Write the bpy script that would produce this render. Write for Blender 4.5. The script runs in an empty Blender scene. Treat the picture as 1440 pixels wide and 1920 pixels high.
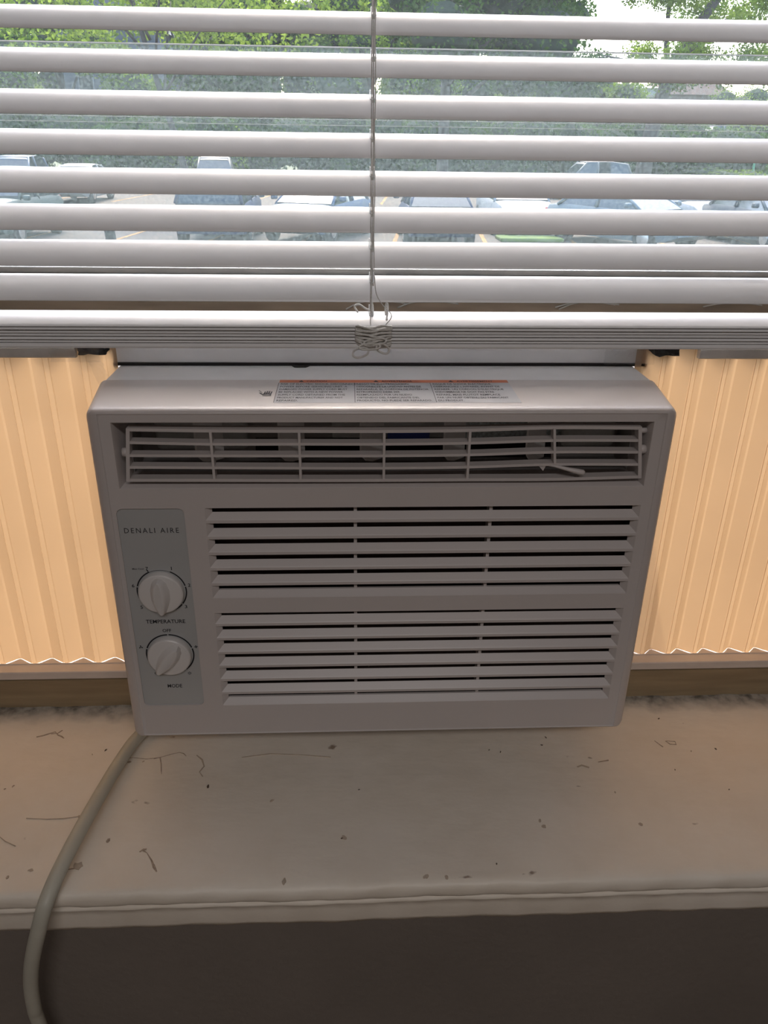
import bpy, bmesh, math, random
import numpy as np
from mathutils import Vector, Matrix
random.seed(7)
rng = np.random.default_rng(7)
SC = bpy.context.scene
COL = SC.collection
GROUND = -1.94      # level of the parking lot below the window
SILL = -0.044       # top of the window sill (the unit's underside is z = 0)

# ------------------------------------------------------------ camera
cam_d = bpy.data.cameras.new('camera')
cam = bpy.data.objects.new('camera', cam_d); COL.objects.link(cam)
_F = Vector((0.04497119, 0.90332533, -0.42659224)); _R = Vector((0.99896305, -0.04369911, 0.01277578)); _U = Vector((0.00710101, 0.42672442, 0.90435383))
cam.matrix_world = Matrix(((_R.x, _U.x, -_F.x, -0.0271), (_R.y, _U.y, -_F.y, -0.52615), (_R.z, _U.z, -_F.z, 0.4587), (0, 0, 0, 1)))
cam_d.sensor_fit = 'VERTICAL'; cam_d.sensor_height = 36.0; cam_d.lens = 1467.03 / 1920 * 36.0
cam_d.clip_start = 0.02; cam_d.clip_end = 600
SC.camera = cam

# ------------------------------------------------------------ sky, sun, added room fill lamp, exposure
world = bpy.data.worlds.new('world'); SC.world = world; world.use_nodes = True
wn = world.node_tree.nodes; wl = world.node_tree.links
sky = wn.new('ShaderNodeTexSky'); sky.sky_type = 'NISHITA'; sky.sun_disc = False
sky.sun_elevation = math.radians(47); sky.sun_rotation = 0.0; sky.air_density = 1.0; sky.dust_density = 2.5
bg = wn['Background']; wl.new(sky.outputs[0], bg.inputs[0]); bg.inputs[1].default_value = 1.06
sun_d = bpy.data.lights.new('sun', 'SUN'); sun_d.energy = 3.9; sun_d.angle = math.radians(0.53); sun_d.color = (1.0, 0.93, 0.82)
sun = bpy.data.objects.new('sun', sun_d); COL.objects.link(sun)
SUN_T = 1.18   # the sun stands beyond the window, its rays fall 1.12 m for each metre they come inward
sun.rotation_euler = Vector((0.30, -1.0, -SUN_T)).to_track_quat('-Z', 'Y').to_euler(); sun.location = (0, 8, 9)
ROOM_W = 14.0
lamp_d = bpy.data.lights.new('room_fill', 'AREA'); lamp_d.shape = 'RECTANGLE'; lamp_d.size = 1.2; lamp_d.size_y = 0.3  # fill light added out of view to brighten the dim room
lamp_d.energy = ROOM_W; lamp_d.color = (1.0, 0.95, 0.94)
lamp = bpy.data.objects.new('room_fill', lamp_d); COL.objects.link(lamp); lamp.location = (0.1, -1.75, 1.60)
vs = SC.view_settings; vs.view_transform = 'Standard'; vs.look = 'None'; vs.gamma = 1.0; vs.exposure = 0.0; vs.use_curve_mapping = False

# ------------------------------------------------------------ materials
def new_mat(name):
    m = bpy.data.materials.new(name); m.use_nodes = True
    return m, m.node_tree.nodes, m.node_tree.links, m.node_tree.nodes['Principled BSDF']
def pmat(name, col, rough=0.5, metal=0.0, var=0.08, vscale=8.0, bump=0.0, bscale=60.0, spec=0.5, detail=4.0, bdist=0.002, stretch=(1, 1, 1), emit=None):
    m, n, l, p = new_mat(name)
    tc = n.new('ShaderNodeTexCoord'); mp = n.new('ShaderNodeMapping'); mp.inputs['Scale'].default_value = stretch
    l.new(tc.outputs['Object'], mp.inputs[0])
    nz = n.new('ShaderNodeTexNoise'); nz.inputs['Scale'].default_value = vscale; nz.inputs['Detail'].default_value = detail
    l.new(mp.outputs[0], nz.inputs['Vector'])
    cr = n.new('ShaderNodeValToRGB')
    cr.color_ramp.elements[0].position = 0.3; cr.color_ramp.elements[1].position = 0.7
    cr.color_ramp.elements[0].color = (*[c * (1 - var) for c in col], 1); cr.color_ramp.elements[1].color = (*[min(1, c * (1 + var)) for c in col], 1)
    l.new(nz.outputs['Fac'], cr.inputs[0]); l.new(cr.outputs[0], p.inputs['Base Color'])
    p.inputs['Roughness'].default_value = rough; p.inputs['Metallic'].default_value = metal
    p.inputs['Specular IOR Level'].default_value = spec
    if bump > 0:
        nb = n.new('ShaderNodeTexNoise'); nb.inputs['Scale'].default_value = bscale; nb.inputs['Detail'].default_value = 6
        l.new(mp.outputs[0], nb.inputs['Vector'])
        b = n.new('ShaderNodeBump'); b.inputs['Strength'].default_value = bump; b.inputs['Distance'].default_value = bdist
        l.new(nb.outputs['Fac'], b.inputs['Height']); l.new(b.outputs[0], p.inputs['Normal'])
    return m
M = {}
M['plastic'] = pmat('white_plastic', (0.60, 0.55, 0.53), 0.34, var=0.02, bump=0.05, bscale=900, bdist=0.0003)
M['plastic_dark'] = pmat('dark_duct_plastic', (0.42, 0.40, 0.39), 0.6, var=0.1)  # duct plastic, darker than the front panel
M['black'] = pmat('black_plastic', (0.012, 0.010, 0.010), 0.7, var=0.2)
M['coil'] = pmat('evaporator_coil', (0.035, 0.022, 0.02), 0.6, metal=0.2, var=0.4, vscale=90)
M['plate'] = pmat('silver_film', (0.50, 0.51, 0.51), 0.30, var=0.03, metal=0.15)
M['ink'] = pmat('dark_ink', (0.012, 0.012, 0.018), 0.5, var=0.05)
M['knob'] = pmat('knob_plastic', (0.72, 0.69, 0.67), 0.28, var=0.02)
M['metal_white'] = pmat('painted_steel', (0.74, 0.73, 0.73), 0.28, var=0.04, vscale=30)
M['foil'] = pmat('foil_duct', (0.55, 0.62, 0.62), 0.45, metal=0.3, var=0.35, vscale=400, bump=0.5, bscale=900)
M['foam_white'] = pmat('foam_duct', (0.66, 0.68, 0.66), 0.8, var=0.2, vscale=50)
M['vane'] = pmat('vane_plastic', (0.80, 0.79, 0.77), 0.4, var=0.03)
M['blue_tape'] = pmat('blue_tape', (0.01, 0.045, 0.33), 0.4, var=0.1)
M['label'] = pmat('label_film', (0.50, 0.50, 0.52), 0.35, var=0.03)
M['orange'] = pmat('orange_print', (0.58, 0.16, 0.07), 0.45, var=0.06, vscale=60)
M['slat'] = pmat('blind_slat', (0.88, 0.87, 0.87), 0.30, var=0.02, vscale=25, bump=0.05, bscale=1400, bdist=0.0002)
M['string'] = pmat('blind_string', (0.74, 0.72, 0.68), 0.8, var=0.1, vscale=900, bump=0.6, bscale=1800, bdist=0.0004)
M['clip'] = pmat('clear_clip', (0.62, 0.63, 0.62), 0.3, var=0.1)
M['rail_white'] = pmat('vinyl_rail', (0.66, 0.58, 0.52), 0.4, var=0.06, vscale=40, stretch=(1, 1, 4))
M['rail_grey'] = pmat('clear_taped_rail', (0.52, 0.50, 0.47), 0.25, var=0.12, vscale=40)
M['sash'] = pmat('brown_sash_paint', (0.30, 0.23, 0.16), 0.5, var=0.18, vscale=18, stretch=(1, 6, 8))
M['stop'] = pmat('tan_stop_paint', (0.33, 0.25, 0.15), 0.42, var=0.2, vscale=10, stretch=(1, 5, 9), bump=0.1, bscale=50)
M['bead'] = pmat('aluminium_bead', (0.75, 0.75, 0.74), 0.25, metal=0.7, var=0.05)
M['foam'] = pmat('black_foam', (0.02, 0.02, 0.02), 0.9, var=0.3, vscale=200, bump=0.6, bscale=300)
M['caulk'] = pmat('old_caulk', (0.52, 0.50, 0.46), 0.6, var=0.2, vscale=60, bump=0.5, bscale=150)
M['cord'] = pmat('cable_sheath', (0.52, 0.50, 0.42), 0.42, var=0.04, vscale=60, bump=0.12, bscale=500, bdist=0.0005)
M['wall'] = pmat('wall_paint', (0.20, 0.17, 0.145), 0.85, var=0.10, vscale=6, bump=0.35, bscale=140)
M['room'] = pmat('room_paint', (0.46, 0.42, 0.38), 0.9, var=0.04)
M['floor'] = pmat('floor_boards', (0.22, 0.16, 0.11), 0.6, var=0.2, stretch=(1, 12, 1))
M['ext'] = pmat('exterior_brick', (0.36, 0.22, 0.16), 0.9, var=0.2)
M['chip'] = pmat('chipped_paint', (0.52, 0.43, 0.34), 0.8, var=0.15, vscale=200)
M['scratch'] = pmat('scratch_dirt', (0.44, 0.35, 0.27), 0.9, var=0.3, vscale=300)
M['speck'] = pmat('dark_speck', (0.13, 0.095, 0.07), 0.9)

def sill_mat():
    m, n, l, p = new_mat('old_sill_paint')
    tc = n.new('ShaderNodeTexCoord')
    n1 = n.new('ShaderNodeTexNoise'); n1.inputs['Scale'].default_value = 9; n1.inputs['Detail'].default_value = 8; n1.inputs['Roughness'].default_value = 0.62
    l.new(tc.outputs['Object'], n1.inputs['Vector'])
    c1 = n.new('ShaderNodeValToRGB'); c1.color_ramp.elements[0].position = 0.32; c1.color_ramp.elements[1].position = 0.68
    c1.color_ramp.elements[0].color = (0.80, 0.72, 0.61, 1); c1.color_ramp.elements[1].color = (0.90, 0.83, 0.73, 1)
    l.new(n1.outputs['Fac'], c1.inputs[0])
    # fine dirt flecks
    mp = n.new('ShaderNodeMapping'); mp.inputs['Scale'].default_value = (38, 60, 60); l.new(tc.outputs['Object'], mp.inputs[0])
    n2 = n.new('ShaderNodeTexNoise'); n2.inputs['Scale'].default_value = 1.0; n2.inputs['Detail'].default_value = 3
    l.new(mp.outputs[0], n2.inputs['Vector'])
    c2 = n.new('ShaderNodeValToRGB'); c2.color_ramp.elements[0].position = 0.735; c2.color_ramp.elements[1].position = 0.78
    c2.color_ramp.elements[0].color = (0, 0, 0, 1); c2.color_ramp.elements[1].color = (1, 1, 1, 1)
    l.new(n2.outputs['Fac'], c2.inputs[0])
    mx = n.new('ShaderNodeMixRGB'); mx.inputs[2].default_value = (0.34, 0.26, 0.20, 1)
    l.new(c2.outputs[0], mx.inputs[0]); l.new(c1.outputs[0], mx.inputs[1])
    # grimy old caulk band along the back edge
    sx = n.new('ShaderNodeSeparateXYZ'); l.new(tc.outputs['Object'], sx.inputs[0])
    n3 = n.new('ShaderNodeTexNoise'); n3.inputs['Scale'].default_value = 42; n3.inputs['Detail'].default_value = 6
    l.new(tc.outputs['Object'], n3.inputs['Vector'])
    ma = n.new('ShaderNodeMath'); ma.operation = 'MULTIPLY_ADD'; ma.inputs[1].default_value = 0.022; l.new(n3.outputs['Fac'], ma.inputs[0]); l.new(sx.outputs['Y'], ma.inputs[2])
    mr = n.new('ShaderNodeMapRange'); mr.inputs['From Min'].default_value = 0.083; mr.inputs['From Max'].default_value = 0.105
    l.new(ma.outputs[0], mr.inputs['Value'])
    n4 = n.new('ShaderNodeTexNoise'); n4.inputs['Scale'].default_value = 110; n4.inputs['Detail'].default_value = 5; l.new(tc.outputs['Object'], n4.inputs['Vector'])
    c4 = n.new('ShaderNodeValToRGB'); c4.color_ramp.elements[0].position = 0.36; c4.color_ramp.elements[1].position = 0.6
    c4.color_ramp.elements[0].color = (0.13, 0.12, 0.10, 1); c4.color_ramp.elements[1].color = (0.42, 0.39, 0.34, 1); l.new(n4.outputs['Fac'], c4.inputs[0])
    mx2 = n.new('ShaderNodeMixRGB'); l.new(mr.outputs[0], mx2.inputs[0]); l.new(mx.outputs[0], mx2.inputs[1]); l.new(c4.outputs[0], mx2.inputs[2])
    l.new(mx2.outputs[0], p.inputs['Base Color'])
    nb = n.new('ShaderNodeTexNoise'); nb.inputs['Scale'].default_value = 70; nb.inputs['Detail'].default_value = 7
    mpb = n.new('ShaderNodeMapping'); mpb.inputs['Scale'].default_value = (0.5, 1, 1); l.new(tc.outputs['Object'], mpb.inputs[0]); l.new(mpb.outputs[0], nb.inputs['Vector'])
    b = n.new('ShaderNodeBump'); b.inputs['Strength'].default_value = 0.30; b.inputs['Distance'].default_value = 0.0022
    l.new(nb.outputs['Fac'], b.inputs['Height']); l.new(b.outputs[0], p.inputs['Normal'])
    p.inputs['Roughness'].default_value = 0.48
    return m
M['sill'] = sill_mat()

def translucent_mat(name, col_t, col_d, mixf, ns=12):
    m, n, l, p = new_mat(name); n.remove(p)
    out = n['Material Output']
    t = n.new('ShaderNodeBsdfTranslucent'); t.inputs[0].default_value = (*col_t, 1)
    d = n.new('ShaderNodeBsdfDiffuse'); d.inputs[0].default_value = (*col_d, 1)
    tc = n.new('ShaderNodeTexCoord'); nz = n.new('ShaderNodeTexNoise'); nz.inputs['Scale'].default_value = ns; nz.inputs['Detail'].default_value = 4
    l.new(tc.outputs['Object'], nz.inputs['Vector'])
    cr = n.new('ShaderNodeValToRGB'); cr.color_ramp.elements[0].position = .3; cr.color_ramp.elements[1].position = .7
    cr.color_ramp.elements[0].color = (*[c * .95 for c in col_t], 1); cr.color_ramp.elements[1].color = (*[min(1, c * 1.03) for c in col_t], 1)
    l.new(nz.outputs['Fac'], cr.inputs[0]); l.new(cr.outputs[0], t.inputs[0])
    mx = n.new('ShaderNodeMixShader'); mx.inputs[0].default_value = mixf
    l.new(d.outputs[0], mx.inputs[1]); l.new(t.outputs[0], mx.inputs[2]); l.new(mx.outputs[0], out.inputs[0])
    return m
M['curtain'] = translucent_mat('accordion_vinyl', (0.370, 0.240, 0.128), (0.66, 0.50, 0.36), 0.50)

def leaf_mat(name, dark, light, tr=0.45):
    m, n, l, p = new_mat(name); n.remove(p); out = n['Material Output']
    tc = n.new('ShaderNodeTexCoord'); nz = n.new('ShaderNodeTexNoise'); nz.inputs['Scale'].default_value = 0.9; nz.inputs['Detail'].default_value = 8; nz.inputs['Roughness'].default_value = 0.7
    l.new(tc.outputs['Object'], nz.inputs['Vector'])
    cr = n.new('ShaderNodeValToRGB'); cr.color_ramp.elements[0].position = .35; cr.color_ramp.elements[1].position = .68
    cr.color_ramp.elements[0].color = (*dark, 1); cr.color_ramp.elements[1].color = (*light, 1); l.new(nz.outputs['Fac'], cr.inputs[0])
    d = n.new('ShaderNodeBsdfDiffuse'); t = n.new('ShaderNodeBsdfTranslucent'); l.new(cr.outputs[0], d.inputs[0]); l.new(cr.outputs[0], t.inputs[0])
    mx = n.new('ShaderNodeMixShader'); mx.inputs[0].default_value = tr
    l.new(d.outputs[0], mx.inputs[1]); l.new(t.outputs[0], mx.inputs[2]); l.new(mx.outputs[0], out.inputs[0])
    return m
M['leaf_mid'] = leaf_mat('leaves_mid', (0.035, 0.08, 0.014), (0.34, 0.46, 0.06))
M['leaf_dark'] = leaf_mat('leaves_dark', (0.018, 0.045, 0.014), (0.12, 0.20, 0.04), 0.35)
M['leaf_light'] = leaf_mat('leaves_light', (0.06, 0.13, 0.018), (0.36, 0.48, 0.07))
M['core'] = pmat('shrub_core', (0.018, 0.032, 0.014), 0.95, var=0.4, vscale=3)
M['bark'] = pmat('bark', (0.06, 0.05, 0.045), 0.95, var=0.3, bump=0.4, bscale=12)

def glass_mat(name, haze, speck, tint=(1, 1, 1), hcol=(0.62, 0.72, 0.75)):
    m, n, l, p = new_mat(name); n.remove(p); out = n['Material Output']
    tr = n.new('ShaderNodeBsdfTransparent'); tr.inputs[0].default_value = (*tint, 1)
    gl = n.new('ShaderNodeBsdfGlossy'); gl.inputs['Roughness'].default_value = 0.02
    fr = n.new('ShaderNodeFresnel'); fr.inputs[0].default_value = 1.35
    m1 = n.new('ShaderNodeMixShader'); l.new(fr.outputs[0], m1.inputs[0]); l.new(tr.outputs[0], m1.inputs[1]); l.new(gl.outputs[0], m1.inputs[2])
    dt = n.new('ShaderNodeBsdfTranslucent'); dt.inputs[0].default_value = (*hcol, 1)
    dd = n.new('ShaderNodeBsdfDiffuse'); dd.inputs[0].default_value = (*hcol, 1)
    ad = n.new('ShaderNodeMixShader'); ad.inputs[0].default_value = 0.7; l.new(dd.outputs[0], ad.inputs[1]); l.new(dt.outputs[0], ad.inputs[2])
    tc = n.new('ShaderNodeTexCoord')
    nz = n.new('ShaderNodeTexNoise'); nz.inputs['Scale'].default_value = 420; nz.inputs['Detail'].default_value = 3; l.new(tc.outputs['Object'], nz.inputs['Vector'])
    n2 = n.new('ShaderNodeTexNoise'); n2.inputs['Scale'].default_value = 14; n2.inputs['Detail'].default_value = 5; l.new(tc.outputs['Object'], n2.inputs['Vector'])
    r1 = n.new('ShaderNodeMapRange'); r1.inputs['From Min'].default_value = .42; r1.inputs['From Max'].default_value = .72; r1.inputs['To Min'].default_value = 0; r1.inputs['To Max'].default_value = speck
    l.new(nz.outputs['Fac'], r1.inputs['Value'])
    r2 = n.new('ShaderNodeMapRange'); r2.inputs['From Min'].default_value = .3; r2.inputs['From Max'].default_value = .7; r2.inputs['To Min'].default_value = haze * .6; r2.inputs['To Max'].default_value = haze * 1.3
    l.new(n2.outputs['Fac'], r2.inputs['Value'])
    a = n.new('ShaderNodeMath'); a.operation = 'ADD'; l.new(r1.outputs[0], a.inputs[0]); l.new(r2.outputs[0], a.inputs[1])
    m2 = n.new('ShaderNodeMixShader'); l.new(a.outputs[0], m2.inputs[0]); l.new(m1.outputs[0], m2.inputs[1]); l.new(ad.outputs[0], m2.inputs[2])
    l.new(m2.outputs[0], out.inputs[0])
    return m
M['glass_clear'] = glass_mat('window_glass', 0.02, 0.02)
M['glass_dusty'] = glass_mat('dusty_glass', 0.07, 0.26, hcol=(0.28, 0.35, 0.345))
M['tape'] = glass_mat('clear_tape', 0.16, 0.02, hcol=(0.7, 0.7, 0.68))

# ------------------------------------------------------------ helpers
def link(o, parent=None):
    COL.objects.link(o)
    if parent is not None: o.parent = parent
    return o
def mesh_obj(name, verts, faces, mat, parent=None, smooth=False):
    me = bpy.data.meshes.new(name); me.from_pydata([tuple(v) for v in verts], [], faces); me.update()
    me.materials.append(mat)
    if smooth: me.polygons.foreach_set('use_smooth', [True] * len(me.polygons))
    return link(bpy.data.objects.new(name, me), parent)
def bm_obj(name, bm, mat, parent=None, smooth=False):
    bmesh.ops.recalc_face_normals(bm, faces=bm.faces)
    me = bpy.data.meshes.new(name); bm.to_mesh(me); bm.free(); me.materials.append(mat)
    if smooth: me.polygons.foreach_set('use_smooth', [True] * len(me.polygons))
    return link(bpy.data.objects.new(name, me), parent)
def smooth_by_angle(o, deg=35):
    me = o.data
    me.polygons.foreach_set('use_smooth', [True] * len(me.polygons))
    bm = bmesh.new(); bm.from_mesh(me)
    for e in bm.edges:
        if len(e.link_faces) == 2: e.smooth = e.calc_face_angle(0) < math.radians(deg)
    bm.to_mesh(me); bm.free()
def box_bm(bm, x0, x1, y0, y1, z0, z1, bev=0.0, seg=2):
    r = bmesh.ops.create_cube(bm, size=1.0)
    vs_ = r['verts']
    for v in vs_:
        v.co = Vector(((x0 + x1) / 2 + v.co.x * (x1 - x0), (y0 + y1) / 2 + v.co.y * (y1 - y0), (z0 + z1) / 2 + v.co.z * (z1 - z0)))
    if bev > 0:
        es = list({e for v in vs_ for e in v.link_edges})
        bmesh.ops.bevel(bm, geom=es, offset=bev, segments=seg, affect='EDGES', profile=0.5)
def box(name, x0, x1, y0, y1, z0, z1, mat, parent=None, bev=0.0, seg=2):
    bm = bmesh.new(); box_bm(bm, x0, x1, y0, y1, z0, z1, bev, seg)
    o = bm_obj(name, bm, mat, parent)
    if bev > 0: smooth_by_angle(o, 50)
    return o
def extrude_profile(name, prof, x0, x1, mat, parent=None, nx=1, closed=True, smooth=30):
    """profile of (y,z) points swept along x"""
    n = len(prof); V = []; Fs = []
    for i in range(nx + 1):
        x = x0 + (x1 - x0) * i / nx
        V += [(x, y, z) for y, z in prof]
    for i in range(nx):
        for j in range(n if closed else n - 1):
            k = (j + 1) % n
            Fs.append((i * n + j, i * n + k, (i + 1) * n + k, (i + 1) * n + j))
    if closed:
        Fs.append(tuple(range(n))[::-1]); Fs.append(tuple(nx * n + j for j in range(n)))
    o = mesh_obj(name, V, Fs, mat, parent)
    bm = bmesh.new(); bm.from_mesh(o.data); bmesh.ops.recalc_face_normals(bm, faces=bm.faces); bm.to_mesh(o.data); bm.free()
    if smooth: smooth_by_angle(o, smooth)
    return o
def tube(name, pts, r, mat, parent=None, seg=10, caps=True, flat=1.0, closed=False):
    """swept tube through points; r a number or a list"""
    pts = [Vector(p) for p in pts]; n = len(pts)
    rs = r if isinstance(r, (list, tuple)) else [r] * n
    V = []; Fs = []; up = Vector((0, 0, 1)); prev = None
    for i, p in enumerate(pts):
        a = pts[(i - 1) % n] if (i > 0 or closed) else p; b = pts[(i + 1) % n] if (i < n - 1 or closed) else p
        t = (b - a).normalized()
        if prev is None:
            s = t.cross(up)
            if s.length < 1e-3: s = t.cross(Vector((1, 0, 0)))
            s.normalize()
        else:
            s = (prev - t * prev.dot(t))
            if s.length < 1e-5: s = t.cross(up)
            s.normalize()
        prev = s; u = s.cross(t).normalized()
        for k in range(seg):
            a_ = 2 * math.pi * k / seg
            V.append(p + s * math.cos(a_) * rs[i] + u * math.sin(a_) * rs[i] * flat)
    m_ = n if closed else n - 1
    for i in range(m_):
        i2 = (i + 1) % n
        for k in range(seg):
            k2 = (k + 1) % seg
            Fs.append((i * seg + k, i * seg + k2, i2 * seg + k2, i2 * seg + k))
    if caps and not closed:
        Fs.append(tuple(range(seg))[::-1]); Fs.append(tuple((n - 1) * seg + k for k in range(seg)))
    return mesh_obj(name, V, Fs, mat, parent, smooth=True)
def catmull(P, n=8):
    P = [Vector(p) for p in P]; Q = [P[0] * 2 - P[1]] + P + [P[-1] * 2 - P[-2]]; out = []
    for i in range(1, len(Q) - 2):
        for k in range(n):
            t = k / n
            out.append(0.5 * ((2 * Q[i]) + (-Q[i - 1] + Q[i + 1]) * t + (2 * Q[i - 1] - 5 * Q[i] + 4 * Q[i + 1] - Q[i + 2]) * t * t + (-Q[i - 1] + 3 * Q[i] - 3 * Q[i + 1] + Q[i + 2]) * t ** 3))
    out.append(P[-1]); return out
def empty(name, loc=(0, 0, 0), rz=0.0):
    o = bpy.data.objects.new(name, None); o.location = loc; o.rotation_euler = (0, 0, rz); o.empty_display_size = 0.05
    return link(o)
def tag(o, label=None, cat=None, group=None, kind=None):
    if label: o['label'] = label
    if cat: o['category'] = cat
    if group: o['group'] = group
    if kind: o['kind'] = kind
    return o
def lab(o, t): o['label'] = t; return o
def struct(o): o['kind'] = 'structure'; return o
def copy_tree(o, parent=None):
    c = o.copy(); COL.objects.link(c); c.parent = parent
    for ch in list(o.children): copy_tree(ch, c)
    return c
def lettering(name, items, mat, parent, thick=0.00004):
    """items: (string, width, height, Matrix placing the text's own x,y plane) joined into one mesh"""
    V = []; Fs = []
    for s, w, h, mtx in items:
        cu = bpy.data.curves.new('t', 'FONT'); cu.body = s; cu.align_x = 'LEFT'; cu.resolution_u = 2; cu.offset = 0.0 if s.startswith('DENALI') else 0.012; cu.space_character = 1.35 if s.startswith('DENALI') else 1.0
        ob = bpy.data.objects.new('t', cu); COL.objects.link(ob)
        dg = bpy.context.evaluated_depsgraph_get(); me = ob.evaluated_get(dg).to_mesh()
        xs = [v.co.x for v in me.vertices]; x0, x1 = min(xs), max(xs)
        sc = w / (x1 - x0); sy = h / 0.70
        b = len(V)
        V += [mtx @ Vector(((v.co.x - x0) * sc, v.co.y * sy, 0)) for v in me.vertices]
        Fs += [tuple(b + i for i in p.vertices) for p in me.polygons]
        ob.evaluated_get(dg).to_mesh_clear(); bpy.data.objects.remove(ob); bpy.data.curves.remove(cu)
    return mesh_obj(name, V, Fs, mat, parent)
def front_mtx(x, z, y=-0.0001, rot=0.0):      # text facing -Y
    return Matrix.Translation((x, y, z)) @ Matrix.Rotation(rot, 4, 'Y') @ Matrix.Rotation(math.radians(90), 4, 'X')
def top_mtx(x, y, z):                          # text lying on a top face, read from -Y
    return Matrix.Translation((x, y, z))

# ------------------------------------------------------------ the room shell
OX = 0.50; HEAD = 1.60; WI = -0.105; WO = 0.24
def wall_part(x0, x1, z0, z1, nm='wall_front', mat=None):
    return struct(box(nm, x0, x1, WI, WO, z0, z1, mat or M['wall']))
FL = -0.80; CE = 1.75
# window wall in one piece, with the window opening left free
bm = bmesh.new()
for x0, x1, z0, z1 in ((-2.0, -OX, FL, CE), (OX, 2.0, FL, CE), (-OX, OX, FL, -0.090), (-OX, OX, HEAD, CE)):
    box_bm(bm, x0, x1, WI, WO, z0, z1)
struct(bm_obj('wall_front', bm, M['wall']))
struct(box('wall_left', -2.1, -2.0, -3.6, WO, FL, CE, M['room']))
struct(box('wall_right', 2.0, 2.1, -3.6, WO, FL, CE, M['room']))
struct(box('wall_back', -2.1, 2.1, -3.7, -3.6, FL, CE, M['room']))
struct(box('floor', -2.1, 2.1, -3.7, WO, FL - 0.08, FL, M['floor']))
struct(box('ceiling', -2.1, 2.1, -3.7, WO, CE, CE + 0.08, M['room']))
# added overhang out of view above the window, edge set to shade the glass
SHADE_Y = 1.75; SHADE_Z = 0.345 + (SHADE_Y - 0.16) * SUN_T
struct(box('shade_overhang', -6, 6, WO, SHADE_Y, SHADE_Z, SHADE_Z + 0.12, M['ext']))
struct(box('shade_overhang_back', -6, 6, WO - 0.002, WO + 0.02, CE, SHADE_Z + 0.12, M['ext']))

# made-up housing above the added fill lamp, behind the viewer
cl = empty('fill_lamp_housing', (0.1, -1.75, CE)); tag(cl, 'added shallow rectangular housing of the fill lamp behind the viewer', 'ceiling lamp')
box('housing', -0.63, 0.63, -0.18, 0.18, -0.10, 0.0, M['metal_white'], cl, 0.006)

# ------------------------------------------------------------ window sill (stool) with moulded nose
def sill_mesh():
    top = SILL; prof = [(0.100, top)]
    ny = 44
    for i in range(1, ny): prof.append((0.100 - (0.100 + 0.112) * i / ny, top))
    # rounded nose, cove, bead and fascia
    nose = [(-0.112, top), (-0.1150, top - 0.0008), (-0.1172, top - 0.003), (-0.1180, top - 0.006), (-0.1180, top - 0.0095), (-0.1172, top - 0.0125), (-0.1155, top - 0.0148),
            (-0.1115, top - 0.0156), (-0.1105, top - 0.0170), (-0.1135, top - 0.0182), (-0.1150, top - 0.0196), (-0.1140, top - 0.0215), (-0.1128, top - 0.0225), (-0.1126, top - 0.0280), (-0.1124, top - 0.0400), (-0.1112, top - 0.0445), (-0.105, top - 0.0455)]
    prof += nose
    n = len(prof); nx = 420; x0, x1 = -OX + 0.0, OX
    rr = np.random.default_rng(3)
    def sn(x, y, s): return math.sin(x * s + 1.3 * math.sin(y * s * .7)) * math.cos(y * s * 1.1 + .8 * math.sin(x * s * .6))
    V = []
    for i in range(nx + 1):
        x = x0 + (x1 - x0) * i / nx
        for j, (y, z) in enumerate(prof):
            dz = 0.00025 * sn(x, y, 60) + 0.00012 * sn(x, y, 190)
            dy = 0
            if y < -0.108: dz = 0.00028 * math.sin(x * 90 + j) + 0.00035 * math.sin(x * 23) + 0.0002 * math.sin(x * 310 + j * 2); dy = 0.0003 * math.sin(x * 140 + j * .7) + .0003 * math.sin(x * 37)
            # a ragged bead of old caulk along the window frame
            if y > 0.080: dz += 0.0022 * ((y - 0.080) / 0.02) ** 1.5 * (0.7 + 0.3 * math.sin(x * 120) * math.sin(x * 47 + 1) + 0.25 * math.sin(x * 260 + y * 900))
            V.append((x, y + dy, z + dz))
    Fs = []
    for i in range(nx):
        for j in range(n - 1): Fs.append((i * n + j, i * n + j + 1, (i + 1) * n + j + 1, (i + 1) * n + j))
    return mesh_obj('window_sill', V, Fs, M['sill'], smooth=True)
sill = sill_mesh(); tag(sill, 'cream painted window sill with chipped paint and a moulded front edge', 'window sill')
struct(box('trim_3', -OX, OX, -0.1045, 0.24, -0.0895, -0.048, M['wall']))
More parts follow.
